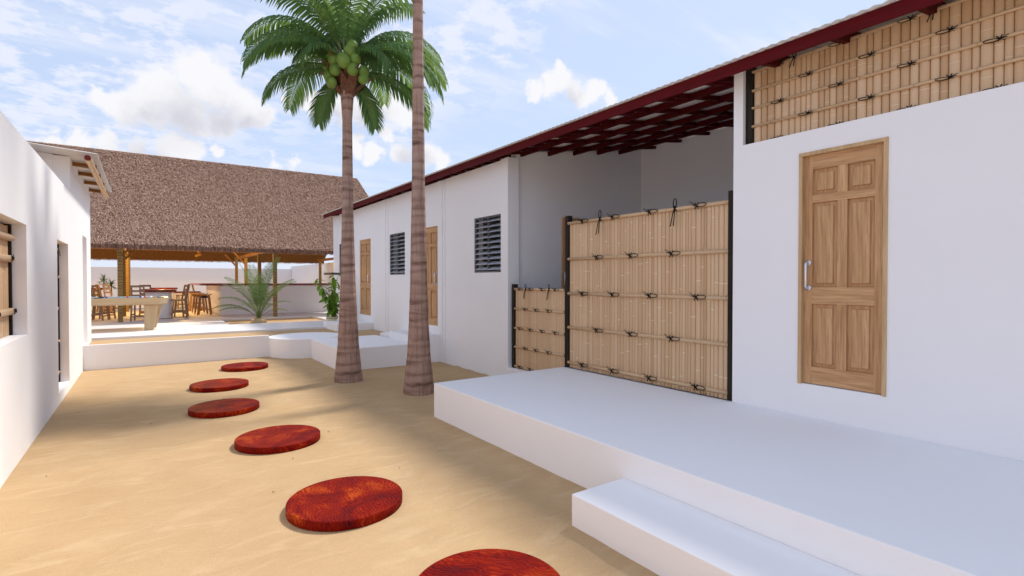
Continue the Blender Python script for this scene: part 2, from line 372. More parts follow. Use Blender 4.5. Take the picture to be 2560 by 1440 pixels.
# ------------------------------------------------------------------ mesh helpers
class MB:
    def __init__(s): s.v = []; s.f = []; s.mi = []
    def add(s, vs, fs, mi=0):
        o = len(s.v); s.v += [tuple(p) for p in vs]
        for f in fs: s.f.append(tuple(i + o for i in f)); s.mi.append(mi)
        return s
    def box(s, x0, x1, y0, y1, z0, z1, mi=0):
        vs = [(x0, y0, z0), (x1, y0, z0), (x1, y1, z0), (x0, y1, z0), (x0, y0, z1), (x1, y0, z1), (x1, y1, z1), (x0, y1, z1)]
        return s.add(vs, [(0, 3, 2, 1), (4, 5, 6, 7), (0, 1, 5, 4), (1, 2, 6, 5), (2, 3, 7, 6), (3, 0, 4, 7)], mi)
    def hexa(s, b, t, mi=0):       # bottom quad, top quad (same winding, ccw from above)
        return s.add(list(b) + list(t), [(0, 3, 2, 1), (4, 5, 6, 7), (0, 1, 5, 4), (1, 2, 6, 5), (2, 3, 7, 6), (3, 0, 4, 7)], mi)
    def bar(s, a, b, w, h, mi=0):
        a = Vector(a); b = Vector(b); d = (b - a).normalized()
        up = Vector((0, 0, 1)) if abs(d.z) < .95 else Vector((0, 1, 0))
        sd_ = d.cross(up).normalized() * (w / 2); u = sd_.cross(d).normalized() * (h / 2)
        return s.hexa([a - sd_ - u, b - sd_ - u, b + sd_ - u, a + sd_ - u], [a - sd_ + u, b - sd_ + u, b + sd_ + u, a + sd_ + u], mi)
    def tube(s, pts, rad, n=8, caps=True, mi=0, closed=False):
        pts = [Vector(p) for p in pts]; m = len(pts)
        if not isinstance(rad, (list, tuple)): rad = [rad] * m
        o = len(s.v); ref = None
        for i, p in enumerate(pts):
            if closed: d = pts[(i + 1) % m] - pts[i - 1]
            else: d = pts[min(i + 1, m - 1)] - pts[max(i - 1, 0)]
            d.normalize()
            if ref is None: ref = Vector((1, 0, 0)) if abs(d.x) < .9 else Vector((0, 1, 0))
            a = (ref - d * ref.dot(d)).normalized(); ref = a; b = d.cross(a)
            for k in range(n):
                an = 2 * math.pi * k / n
                q = p + (a * math.cos(an) + b * math.sin(an)) * rad[i]; s.v.append(tuple(q))
        for i in range(m if closed else m - 1):
            j = (i + 1) % m
            for k in range(n):
                k2 = (k + 1) % n
                s.f.append((o + i * n + k, o + i * n + k2, o + j * n + k2, o + j * n + k)); s.mi.append(mi)
        if caps and not closed:
            s.f.append(tuple(o + k for k in reversed(range(n)))); s.mi.append(mi)
            s.f.append(tuple(o + (m - 1) * n + k for k in range(n))); s.mi.append(mi)
        return s
    def lathe(s, prof, n=16, c=(0, 0, 0), mi=0, cap=True):
        o = len(s.v); m = len(prof)
        for (r, z) in prof:
            for k in range(n):
                a = 2 * math.pi * k / n; s.v.append((c[0] + r * math.cos(a), c[1] + r * math.sin(a), c[2] + z))
        for i in range(m - 1):
            for k in range(n):
                k2 = (k + 1) % n
                s.f.append((o + i * n + k, o + i * n + k2, o + (i + 1) * n + k2, o + (i + 1) * n + k)); s.mi.append(mi)
        if cap:
            s.f.append(tuple(o + k for k in reversed(range(n)))); s.mi.append(mi)
            s.f.append(tuple(o + (m - 1) * n + k for k in range(n))); s.mi.append(mi)
        return s
    def prism(s, poly, z0, z1, mi=0):
        n = len(poly); o = len(s.v)
        s.v += [(x, y, z0) for x, y in poly] + [(x, y, z1) for x, y in poly]
        s.f.append(tuple(o + i for i in reversed(range(n)))); s.mi.append(mi)
        s.f.append(tuple(o + n + i for i in range(n))); s.mi.append(mi)
        for i in range(n):
            j = (i + 1) % n
            s.f.append((o + i, o + j, o + n + j, o + n + i)); s.mi.append(mi)
        return s
    def mesh(s, name, mats, smooth=False, off=(0, 0, 0), bevel=0.0, seg=2):
        me = bpy.data.meshes.new(name)
        ox, oy, oz = off
        me.from_pydata([(x - ox, y - oy, z - oz) for x, y, z in s.v], [], s.f)
        for m in (mats if isinstance(mats, (list, tuple)) else [mats]): me.materials.append(M[m])
        me.polygons.foreach_set('material_index', s.mi)
        if bevel:
            bm = bmesh.new(); bm.from_mesh(me)
            bmesh.ops.remove_doubles(bm, verts=bm.verts, dist=1e-5)
            es = [e for e in bm.edges if len(e.link_faces) == 2 and e.calc_face_angle(0) > .6]
            bmesh.ops.bevel(bm, geom=es, offset=bevel, segments=seg, affect='EDGES', profile=.5)
            bm.to_mesh(me); bm.free()
        if smooth: me.polygons.foreach_set('use_smooth', [True] * len(me.polygons))
        me.update()
        return me
    def build(s, name, mats, parent=None, smooth=False, bevel=0.0, seg=2, world=True):
        off = parent.matrix_basis.translation if (parent is not None and world) else (0, 0, 0)
        if parent is not None and world and parent.parent is not None: off = Vector(off) + parent.parent.matrix_basis.translation
        return obj(name, s.mesh(name, mats, smooth, off, bevel, seg), parent)
def obj(name, me, parent=None, loc=None, rot=None, scl=None):
    o = bpy.data.objects.new(name, me); COL.objects.link(o)
    if parent is not None: o.parent = parent
    if loc is not None: o.location = loc
    if rot is not None: o.rotation_euler = rot
    if scl is not None: o.scale = scl
    return o
def tag(o, label=None, cat=None, group=None, kind=None):
    if label: o['label'] = label
    if cat: o['category'] = cat
    if group: o['group'] = group
    if kind: o['kind'] = kind
    return o
def thing(name, label, cat, loc=(0, 0, 0), rz=0.0, group=None):
    o = bpy.data.objects.new(name, None); COL.objects.link(o)
    o.empty_display_size = .1; o.location = loc; o.rotation_euler = (0, 0, rz)
    return tag(o, label, cat, group)
KIDS = {}
def copy_tree(o, parent=None):
    c = o.copy(); COL.objects.link(c)
    if parent is not None: c.parent = parent
    for ch in [x for x in bpy.data.objects if x.parent == o]: copy_tree(ch, c)
    return c
def solid_wall(us, zs, hole, t0, t1, axis):
    """slab made of cells us x zs between t0 and t1; hole(i,j) says which cells are open. axis 'x': u=y, thickness along x;
    axis 'z': u=x, v=y, thickness along z"""
    mb = MB()
    def P(u, w, t):
        return (t, u, w) if axis == 'x' else (u, w, t)
    nu, nz_ = len(us) - 1, len(zs) - 1
    full = lambda i, j: 0 <= i < nu and 0 <= j < nz_ and not hole(i, j)
    for i in range(nu):
        for j in range(nz_):
            if not full(i, j): continue
            u0, u1, w0, w1 = us[i], us[i + 1], zs[j], zs[j + 1]
            mb.add([P(u0, w0, t0), P(u1, w0, t0), P(u1, w1, t0), P(u0, w1, t0)], [(0, 3, 2, 1)])
            mb.add([P(u0, w0, t1), P(u1, w0, t1), P(u1, w1, t1), P(u0, w1, t1)], [(0, 1, 2, 3)])
            for (di, dj, a, b) in ((-1, 0, (u0, w0), (u0, w1)), (1, 0, (u1, w1), (u1, w0)), (0, -1, (u1, w0), (u0, w0)), (0, 1, (u0, w1), (u1, w1))):
                if not full(i + di, j + dj):
                    mb.add([P(*a, t0), P(*b, t0), P(*b, t1), P(*a, t1)], [(0, 1, 2, 3)])
    return mb
def fixn(o):
    bm = bmesh.new(); bm.from_mesh(o.data)
    bmesh.ops.remove_doubles(bm, verts=bm.verts, dist=1e-5)
    bmesh.ops.recalc_face_normals(bm, faces=bm.faces); bm.to_mesh(o.data); bm.free()
    return o

# ================================================================== SETTING
WX = 4.955           # face of the guest house
LX = -0.97           # face of the courtyard wall
ZS, ZP = 0.35, 0.40  # upper sand, pavilion floor
# lower sand, one sheet to the horizon, finely modelled inside the courtyard
def lines(a, b, step, far):
    l = [-far, -far / 3, -30]
    x = a
    while x <= b + 1e-6: l.append(x); x += step
    return sorted(l + [30, far / 3, far])
DISCS = [(1.52, 10.97, .40), (.925, 9.26, .405), (.81, 7.57, .403), (1.105, 5.765, .405), (1.195, 3.838, .41), (1.44, 2.26, .405)]
gx, gy = lines(-1.2, 5.4, .055, 600), lines(.2, 12.6, .06, 600)
def gz(x, y):
    if not (-1.3 < x < 5.5 and 0 < y < 12.7): return -.02
    e = min(1, max(0, min(x - .0 + 1.3, 5.5 - x, y, 12.7 - y) / .5))
    q = min([math.hypot(x - a, y - b) - r for a, b, r in DISCS] + [max(2.868 - x, y - 5.743), max(2.357 - x, y - 2.648), max(2.89 - x, 9.57 - y), math.hypot(x - 2.98, y - 12.42) - .79, x - LX, 12.385 - y, math.hypot(x - 2.735, y - 8.62) - .24, math.hypot(x - 3.3, y - 7.1) - .24])
    e *= .12 + .88 * min(1, max(0, q / .30))
    h = mn.noise(Vector((x * .9, y * 1.1, 1.3))) * .022 + mn.noise(Vector((x * 2.2, y * 4.0, 4.0))) * .026 + mn.noise(Vector((x * 6, y * 9, 9))) * .005
    return (h - .008) * e - .012
mb = MB()
nx, ny = len(gx), len(gy)
mb.v = [(x, y, gz(x, y)) for y in gy for x in gx]
mb.f = [(j * nx + i, j * nx + i + 1, (j + 1) * nx + i + 1, (j + 1) * nx + i) for j in range(ny - 1) for i in range(nx - 1)]
mb.mi = [0] * len(mb.f)
g = mb.build('ground', 'sand', smooth=True); tag(g, 'pale yellow courtyard sand with wind ripples', None, None, 'structure')
# upper sand
mb = MB()
us = [LX - .2 + .12 * i for i in range(52)]
mb.prism([(LX - .25, 12.41), (2.5, 12.41), (2.98, 11.8), (WX + .1, 11.66), (WX + .1, 17.05), (9, 17.05), (9, 39), (-14, 39), (-14, 14.3), (LX - .25, 14.3)], -.03, ZS)
u = mb.build('upper_ground', 'sand'); tag(u, 'raised band of sand behind the low white retaining wall', None, None, 'structure')
# pavilion floor with the sunken planting bed
xs = [-12, 1.95, 4.78, 8.28]; ys = [14.53, 16.83, 19.2, 30.25]
fl = fixn(solid_wall(xs, ys, lambda i, j: i == 1 and j == 1, ZS - .16, ZP, 'z').build('pavilion_floor', 'screed'))
tag(fl, 'white screed floor slab of the open pavilion', None, None, 'structure')
bed = MB().box(1.9, 4.83, 16.78, 19.25, .1, .245).build('planting_bed', 'sand'); tag(bed, 'sand in the sunken planting bed of the pavilion floor', None, None, 'structure')
# little twigs on the sand
mb = MB()
for i in range(18):
    x, y = rnd.uniform(-.85, 2.8), rnd.uniform(1.2, 12.0)
    a = rnd.uniform(0, 6.3); l = rnd.uniform(.008, .03)
    z = gz(x, y) + .004
    mb.tube([(x, y, z), (x + l * math.cos(a) * .5, y + l * math.sin(a) * .5, z + .006), (x + l * math.cos(a + .4), y + l * math.sin(a + .4), z + .001)], [.0035, .003, .001], 4)
tw = mb.build('dry_twigs', 'twig'); tag(tw, 'tiny dry twigs and leaf bits scattered over the sand', 'twigs', None, 'stuff')

def white_box(name, label, cat, b, bev=.008):
    o = MB().box(*b).build(name, 'plaster', None, False, bev); return tag(o, label, cat)
# terrace and steps
white_box('terrace', 'wide white raised terrace along the near guest house door', 'terrace', (2.868, WX - .002, -1.6, 5.743, -.05, .40))
white_box('step', 'long white step at the foot of the big terrace', 'step', (2.357, 2.866, -1.6, 2.648, -.05, .2))
white_box('platform', 'square white platform behind the two palm trunks', 'platform', (2.89, 4.348, 9.57, 11.68, -.05, .395))
white_box('door_step', 'white door step beside the square platform, behind the front palm trunk', 'step', (4.351, WX - .002, 9.585, 10.87, -.05, .55))
white_box('low_step', 'thin white slab against the wall beyond the square platform', 'step', (4.44, WX - .002, 10.873, 11.66, -.04, .445))
white_box('entrance_step', 'white door step next to the potted shrub', 'step', (4.0, WX - .002, 13.49, 14.75, ZS - .04, .535))
mb = MB(); n = 64
mb.prism([(2.98 + .79 * math.cos(2 * math.pi * i / n), 12.42 + .79 * math.sin(2 * math.pi * i / n)) for i in range(n)], -.05, .398)
tag(mb.build('round_platform', 'plaster', None, False, .008), 'round white platform joined to the end of the retaining wall', 'platform')
white_box('retaining_wall', 'low white retaining wall holding back the upper sand', 'retaining wall', (LX - .2, 2.19, 12.385, 12.45, -.05, .455), .005)

# ================================================================== bamboo fences
cane_mb = MB()
cane_mb.lathe([(1.0, 0), (1.0, 1.0)], 10)
CANE = cane_mb.mesh('cane', 'bamboo', True)
CANE_FLAT = None
def tie_mesh():
    mb = MB(); r = .0044
    lp = [(.062 + .056 * math.cos(a), -.006 - .012 * math.sin(a * .5) , .004 + .021 * math.sin(a)) for a in [2 * math.pi * k / 12 for k in range(12)]]
    mb.tube(lp, r, 5, closed=True)
    mb.tube([(.01, -.01, 0), (-.03, -.02, .022), (-.068, -.03, .050)], [r, r, r * .8], 5)
    mb.tube([(.01, -.012, 0), (-.03, -.018, .008), (-.055, -.028, .016)], [r, r, r * .8], 5)
    mb.tube([(-.022, -.004, .034), (0, -.012, 0), (.020, -.004, -.034)], r * 1.25, 5)
    mb.tube([(.022, -.004, .034), (0, -.013, 0), (-.024, -.004, -.036)], r * 1.25, 5)
    mb.lathe([(.002, -.010), (.010, -.006), (.011, .004), (.003, .010)], 6, (0, -.014, 0))
    return mb.mesh('rope_tie', 'rope', True)
def bow_mesh():
    mb = MB(); r = .0058
    mb.tube([(.004 + .020 * math.sin(a), -.012, .062 - .046 * math.cos(a)) for a in [2 * math.pi * k / 12 for k in range(12)]], r, 5, closed=True)
    mb.tube([(0, -.014, .012), (-.010, -.034, -.07), (-.034, -.045, -.20)], r, 5)
    mb.tube([(.004, -.014, .012), (.014, -.034, -.07), (.010, -.045, -.19)], r, 5)
    mb.tube([(-.022, -.006, .030), (0, -.016, 0), (.022, -.006, -.030)], r * 1.2, 5)
    mb.tube([(.022, -.006, .030), (0, -.016, 0), (-.022, -.006, -.030)], r * 1.2, 5)
    return mb.mesh('rope_bow', 'rope', True)
TIE, BOW = tie_mesh(), bow_mesh()
def bamboo_fence(label, loc, rz, L, H, ncane, rails, ties, bows, post_l=True, post_r=True, post_h=None, rail_r=.034, tie_s=1.0, z0=0.0, tie_rot=0.0, pw=.072, name='bamboo_fence', cat='bamboo fence'):
    """local x along the fence, -y to the viewer, base at z=0"""
    t = thing(name, label, cat, loc, rz)
    ph = post_h or H + .09
    if post_l: obj('post', MB().box(-pw, 0, -.035, .045, 0, ph).mesh('post', 'dark_wood', False, (0, 0, 0), .006), t)
    if post_r: obj('post', MB().box(L, L + pw, -.035, .045, 0, ph).mesh('post', 'dark_wood', False, (0, 0, 0), .006), t)
    obj('backing', MB().box(.002, L - .002, .022, .026, .01, H - .03).mesh('backing', 'dark_wood'), t)  # added dark sheet, stands in for the shade in the gaps between canes
    rr = random.Random(int(L * 1000) + ncane)
    w = [rr.uniform(.7, 1.35) for _ in range(ncane)]; s = L / sum(w); x = 0
    for k in range(ncane):
        d = w[k] * s
        c = obj('bamboo_cane', CANE, t, (x + d / 2, 0, z0 + rr.uniform(0, .004)), None, (d * .494, d * .29, H - z0 - .02 + rr.uniform(-.006, .004)))
        x += d
    yr = -max(w) * s * .29 - rail_r * .45
    rm = MB().tube([(-.004, 0, 0), (L + .004, 0, 0)], rail_r, 10).mesh('rail', 'bamboo_rail', True)
    for k, z in enumerate(rails): obj('rail', rm, t, (0, yr, z))
    for (x, z) in ties: obj('rope_tie', TIE, t, (x, yr - rail_r * .9, z), (tie_rot, 0, 0), (-tie_s if tie_rot else tie_s, tie_s, tie_s))
    for (x, z) in bows: obj('rope_bow', BOW, t, (x, yr - rail_r * .9, z), (0, 0, 0), (tie_s, tie_s, tie_s * (.6 if tie_rot else 1)))
    return t
def std_ties(L, rails, fx4, fx3):
    o = []
    for k, z in enumerate(rails):
        for f in (fx4 if k % 2 == 0 else fx3): o.append((L * f, z))
    return o
F4, F3, FB = (.123, .351, .594, .855), (.237, .474, .722), (.262, .741)
# big screen on the terrace: world y 5.67 (left) to 3.15 (right)
H, L = 2.11, 2.51
rails = [2.075, 1.562, 1.068, .580, .075]
bamboo_fence('tall bamboo screen with black rope ties closing off the porch', (WX + .055, 5.665, .40), -math.pi / 2, L, H, 50, rails,
             std_ties(L, rails, F4, F3), [(L * f, rails[0]) for f in FB], post_h=2.19, rail_r=.022, tie_s=1.05)
# small screen further along
H, L = 1.33, 1.235
rails = [1.31, .985, .665, .355, .035]
bamboo_fence('short low bamboo screen left of the tall one, on a white kerb', (WX + .055, 7.015, .205), -math.pi / 2, L, H, 46, rails,
             std_ties(L, rails, F4, F3), [(L * f, rails[0]) for f in FB], post_h=1.39, rail_r=.018, tie_s=.78, post_r=False)
white_box('kerb', 'white kerb under the short bamboo screen', 'kerb', (WX - .03, WX + .2, 5.75, 7.16, -.03, .203), .004)
# clerestory screen under the eave
H, L = .745, 3.9
rails = [.722, .535, .362, .178]
tz = []
for k, z in enumerate([.722, .535, .362, .178, .0]):
    for yy in ((2.62, 2.10, 1.58, 1.05, .52, 0) if k % 2 == 0 else (2.36, 1.86, 1.33, .80, .26)):
        tz.append((2.905 - yy, max(z, .012)))
cl = bamboo_fence('long bamboo screen in the opening above the near door', (WX + .075, 2.905, 3.022), -math.pi / 2, L, H, 66, rails, tz,
             [(2.905 - 2.49, .722), (2.905 - 1.44, .722)], post_r=False, post_h=.79, rail_r=.0135, tie_s=.78, tie_rot=R(68))

# ================================================================== guest house (right)
gh = thing('guest_house', 'long white guest house with dark red eaves and wooden doors', 'building', (WX, 8.0, 0))
SL = .156
def ztop(x): return 3.655 + SL * (x - 4.668)     # underside of rafters
# near wall
us = [-1.6, 1.713, 2.420, 2.981, 3.082]; zs = [0, .702, 2.822, 3.022, 3.79]
fixn(solid_wall(us, zs, lambda i, j: (i == 1 and j == 1) or (i < 3 and j == 3), WX, WX + .22, 'x').build('front_wall', 'plaster', gh))
# far wall with openings
W_ = [(7.368, 8.267), (11.410, 12.340), (15.57, 16.47)]
D_ = [(9.690, 10.585), (13.672, 14.556)]
us = sorted([7.164, 17.0] + [a for p in W_ + D_ for a in p]); zs = [-.03, .708, 1.797, 2.797, 3.70]
def hole(i, j):
    m = (us[i] + us[i + 1]) / 2
    if any(a < m < b for a, b in W_): return j == 2
    if any(a < m < b for a, b in D_): return j in (1, 2)
    return False
fixn(solid_wall(us, zs, hole, WX, WX + .2, 'x').build('front_wall', 'plaster', gh))
# porch walls, rear and end walls, inner divider
MB().hexa([(WX + .202, 7.214, -.03), (8.5, 7.214, -.03), (8.5, 7.36, -.03), (WX + .202, 7.36, -.03)], [(WX + .202, 7.214, ztop(WX + .2) + .10), (8.5, 7.214, ztop(8.5) + .10), (8.5, 7.36, ztop(8.5) + .10), (WX + .202, 7.36, ztop(WX + .2) + .10)]).build('porch_side_wall', 'plaster', gh)
MB().box(8.3, 8.48, 2.9, 7.213, -.03, ztop(8.3) + .10).build('porch_back_wall', 'plaster', gh)
MB().hexa([(WX + .222, 2.9, -.03), (8.298, 2.9, -.03), (8.298, 3.06, -.03), (WX + .222, 3.06, -.03)], [(WX + .222, 2.9, 3.7), (8.298, 2.9, 4.2), (8.298, 3.06, 4.2), (WX + .222, 3.06, 3.7)]).build('porch_side_wall', 'plaster', gh)
MB().box(8.502, 8.7, -1.6, 17.0, -.03, 4.25).build('rear_wall', 'plaster', gh)
MB().hexa([(WX + .202, 16.8, -.03), (8.5, 16.8, -.03), (8.5, 17.0, -.03), (WX + .202, 17.0, -.03)], [(WX + .202, 16.8, 3.7), (8.5, 16.8, 4.22), (8.5, 17.0, 4.22), (WX + .202, 17.0, 3.7)]).build('end_wall', 'plaster', gh)
MB().box(WX + .01, 8.3, 3.09, 7.2, .0, .19).build('porch_floor', 'screed', gh)
# pilasters with a slimmer strip beside them
for (a, b, c) in ((12.425, 12.558, 12.758), (9.402, 9.495, 9.684), (16.59, 16.76, 16.998)):
    MB().box(WX - .026, WX - .001, b, c, -.03, 3.695).build('pilaster', 'plaster', gh, False, .003)
    MB().box(WX - .011, WX - .001, a, b - .001, -.03, 3.695).build('pilaster', 'plaster', gh, False, .002)
MB().box(WX - .014, WX + .215, 7.150, 7.363, -.03, 3.715).build('pilaster', 'plaster', gh, False, .003)
MB().box(WX + .215, WX + .235, 7.18, 7.213, -.03, 3.715).build('pilaster', 'plaster', gh)
# roof: fascia, rafters, purlins, corrugated sheet
MB().box(4.668, 4.692, -1.7, 17.18, 3.652, 3.768).build('fascia', 'red_timber', gh, False, .003)
raf = MB()
def sloped(mb, x0, x1, lo, hi, w):
    mb.hexa([(x0, 0, ztop(x0) + lo), (x1, 0, ztop(x1) + lo), (x1, w, ztop(x1) + lo), (x0, w, ztop(x0) + lo)], [(x0, 0, ztop(x0) + hi), (x1, 0, ztop(x1) + hi), (x1, w, ztop(x1) + hi), (x0, w, ztop(x0) + hi)])
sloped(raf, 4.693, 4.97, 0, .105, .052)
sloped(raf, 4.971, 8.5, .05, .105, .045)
raf_me = raf.mesh('rafter', 'shaded_red_timber', False, (WX, 8.0, 0))
y = 7.428 - .602 * 15
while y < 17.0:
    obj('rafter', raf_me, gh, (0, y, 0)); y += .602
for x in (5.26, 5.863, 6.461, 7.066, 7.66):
    MB().box(x - .022, x + .022, 3.065, 7.21, ztop(x) + .024, ztop(x) + .098).build('purlin', 'shaded_red_timber', gh)
def corrugated(x0, z0, x1, z1, y0, y1, pitch, amp, th):
    mb = MB(); nrow = int((y1 - y0) / pitch * 8)
    nx_ = 3
    for i in range(nrow + 1):
        yy = y0 + (y1 - y0) * i / nrow
        dz = amp * math.sin(2 * math.pi * (yy - y0) / pitch)
        for k in range(nx_):
            f = k / (nx_ - 1); mb.v.append((x0 + (x1 - x0) * f, yy, z0 + (z1 - z0) * f + dz))
    o = len(mb.v)
    mb.v += [(a, b, c + th) for a, b, c in mb.v]
    for i in range(nrow):
        for k in range(nx_ - 1):
            a = i * nx_ + k
            mb.f.append((a, a + nx_, a + nx_ + 1, a + 1)); mb.f.append((o + a, o + a + 1, o + a + nx_ + 1, o + a + nx_))
        a = i * nx_
        mb.f.append((a, o + a, o + a + nx_, a + nx_)); a += nx_ - 1
        mb.f.append((a, a + nx_, o + a + nx_, o + a))
    for i in (0, nrow):
        for k in range(nx_ - 1):
            a = i * nx_ + k; mb.f.append((a, a + 1, o + a + 1, o + a))
    mb.mi = [0] * len(mb.f)
    return mb
corrugated(4.60, ztop(4.60) + .119, 9.0, ztop(9.0) + .119, -1.75, 17.24, .09, .0045, .004).build('roof_sheet', 'sheet_metal', gh, True)

# ---- doors
def panel_mesh(w, h, mat):
    """raised panel in local y (width) / z, facing -x, origin at lower near corner"""
    mb = MB(); b, d = .034, .016
    def ring(i, x): return [(x, i, i), (x, w - i, i), (x, w - i, h - i), (x, i, h - i)]
    r0, r1, r2 = ring(.006, .026), ring(b, .024), ring(b + .005, .005)
    mb.add(r0 + r1 + r2, [(0, 4, 5, 1), (1, 5, 6, 2), (2, 6, 7, 3), (3, 7, 4, 0), (4, 8, 9, 5), (5, 9, 10, 6), (6, 10, 11, 7), (7, 11, 8, 4), (8, 11, 10, 9)])
    return mb
def handle_mesh():
    mb = MB()
    pts = [(0, 0, -.115), (-.045, 0, -.118), (-.056, 0, -.10), (-.056, 0, .10), (-.045, 0, .118), (0, 0, .115)]
    mb.tube(pts, .011, 8)
    for z in (-.115, .115):
        o = len(mb.v); mb.tube([(0, 0, z), (-.012, 0, z)], .026, 14)
    return mb.mesh('handle', 'steel', True)
HANDLE = handle_mesh()
def door(y0, y1, z0, z1, xf, handle_y, frame):
    fr = .032 if frame else 0
    leaf_ = MB()
    a, b, c, d = y0 + fr, y1 - fr, z0 + (.006 if frame else 0), z1 - fr
    w, h = b - a, d - c
    sw = .11 * w; ms = .12 * w
    rows = [(.075, .352), (.425, .794), (.828, .940)]
    # stiles (vertical) and rails (horizontal)
    leaf_.box(xf, xf + .04, a, a + sw, c, d, 0); leaf_.box(xf, xf + .04, b - sw, b, c, d, 0)
    ya, yb_ = a + sw + .0005, b - sw - .0005
    zr = [0] + [v for r_ in rows for v in r_] + [1]
    for k in range(0, len(zr), 2):
        leaf_.box(xf + .0006, xf + .04, ya, yb_, c + zr[k] * h, c + zr[k + 1] * h, 1)
    my = (a + b) / 2
    for (p, q) in rows:
        leaf_.box(xf + .0006, xf + .04, my - ms / 2, my + ms / 2, c + p * h + .0005, c + q * h - .0005, 0)
    dr = leaf_.build('door', ['oak_v', 'oak_h'], gh, False)
    for (p, q) in rows:
        for (s0, s1) in ((ya, my - ms / 2), (my + ms / 2, yb_)):
            pm = panel_mesh(s1 - s0, (q - p) * h, 'oak_v')
            po = obj('panel', pm.mesh('panel', 'oak_v'), dr)
            po.location = Vector((xf, s0, c + p * h)) - Vector((WX, 8.0, 0))
    MB().box(xf + .028, xf + .032, ya - .01, yb_ + .01, c + .02, d - .02).build('backing', 'oak_v', gh).parent = dr
    ho = obj('handle', HANDLE, dr); ho.location = Vector((xf, handle_y, 1.70)) - Vector((WX, 8.0, 0))
    if frame:
        f = MB()
        f.box(WX - .012, xf + .05, y0, y0 + fr - .001, z0 - .003, z1 - fr + .0005); f.box(WX - .012, xf + .05, y1 - fr + .001, y1, z0 - .003, z1 - fr + .0005)
        f.box(WX - .013, xf + .05, y0 - .001, y1 + .001, z1 - fr + .001, z1 + .002)
        ff = f.build('door_frame', 'oak_frame', gh, False, .002); ff.parent = dr
    return dr
door(1.713, 2.420, .702, 2.822, WX + .03, 2.345, True)
door(9.690, 10.585, .708, 2.797, WX + .012, 9.80, False)
door(13.672, 14.556, .708, 2.797, WX + .012, 13.80, False)
# porch door leaf on the side wall
pd = MB().box(6.17, 6.95, 7.17, 7.212, .3, 2.8).build('porch_door', 'oak_v', gh, False, .004)
ho = MB().tube([(6.17, 7.17, 1.58), (6.17, 7.115, 1.585), (6.17, 7.115, 1.80), (6.17, 7.17, 1.805)], .011, 8).build('handle', 'steel', gh, True); ho.parent = pd
# ---- louvre windows
slat = MB().box(-.052, .052, 0, 1, -.003, .003).mesh('slat', 'louvre_glass')
def louvre(y0, y1):
    z0, z1 = 1.797, 2.797; xf = WX + .035
    f = MB(); e = .028
    f.box(xf - .02, xf + .05, y0 + .001, y0 + e, z0 + .001, z1 - .001); f.box(xf - .02, xf + .05, y1 - e, y1 - .001, z0 + .001, z1 - .001)
    f.box(xf - .019, xf + .049, y0 + e + .0005, y1 - e - .0005, z0 + .001, z0 + e); f.box(xf - .019, xf + .049, y0 + e + .0005, y1 - e - .0005, z1 - e, z1 - .001)
    my = (y0 + y1) / 2
    f.box(xf - .018, xf + .048, my - .012, my + .012, z0 + e + .0005, z1 - e - .0005)
    w = f.build('window', 'frame_grey', gh, False, .002)
    n = 10
    for (a, b) in ((y0 + e, my - .012), (my + .012, y1 - e)):
        for k in range(n):
            zc_ = z0 + e + (k + .5) * (z1 - z0 - 2 * e) / n
            s = obj('slat', slat, w); s.location = Vector((xf + .015, a + .002, zc_)) - Vector((WX, 8.0, 0)); s.rotation_euler = (0, R(-28), 0); s.scale = (1, b - a - .004, 1)
for a, b in W_: louvre(a, b)
# room dimness behind the louvres, painted as near-black panels
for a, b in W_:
    MB().box(WX + .9, WX + .93, max(7.40, a - .4), b + .4, 1.2, 3.4).build('room_dark_panel', 'dark_void', gh)
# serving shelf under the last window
tag(MB().box(4.47, WX - .002, 15.62, 16.42, 1.835, 1.895).build('serving_shelf', 'shelf_wood', None, False, .004), 'dark wooden serving shelf under the far louvre window, behind the potted shrub', 'shelf')

# ================================================================== courtyard wall and side building (left)
cw = thing('courtyard_wall', 'sunlit white courtyard wall with a window and tall door openings', 'wall', (LX, 6.0, 0))
us = [-2.0, 4.6, 6.997, 9.165, 10.36, 10.69]; zs = [-.03, .12, 1.117, 2.204, 3.05]
fixn(solid_wall(us, zs, lambda i, j: (i == 1 and j == 2) or (i == 3 and j in (1, 2)), LX - .26, LX, 'x').build('wall_panel', 'plaster', cw, False))
MB().box(LX - .32, LX - .262, 4.4, 10.6, -.03, 2.6).build('inner_wall', 'plaster', cw)
tb = thing('side_building', 'white side building with a small metal lean-to roof on bamboo', 'building', (LX, 12.4, 0))
us = [10.692, 12.56, 13.36, 14.25]; zs = [-.03, .42, 2.505, 3.60]
fixn(solid_wall(us, zs, lambda i, j: i == 1 and j == 1, LX - .20, LX, 'x').build('front_wall', 'plaster', tb))
MB().box(LX - .26, LX - .202, 12.4, 13.5, .2, 2.7).build('inner_wall', 'plaster', tb)
SL2 = -.068
def zt2(x): return 3.60 + SL2 * (x - LX)
for (ya, yb_) in ((10.692, 10.87), (14.07, 14.25)):
    MB().hexa([(-3.4, ya, -.03), (LX - .202, ya, -.03), (LX - .202, yb_, -.03), (-3.4, yb_, -.03)], [(-3.4, ya, zt2(-3.4)), (LX - .202, ya, zt2(LX - .2)), (LX - .202, yb_, zt2(LX - .2)), (-3.4, yb_, zt2(-3.4))]).build('end_wall', 'plaster', tb)
def corr2():
    return corrugated(-.60, zt2(-.60) - .012 + .02, -3.6, zt2(-3.6) + .02, 10.16, 14.32, .09, .008, .004)
corr2().build('roof_sheet', 'sheet_metal', tb, True)
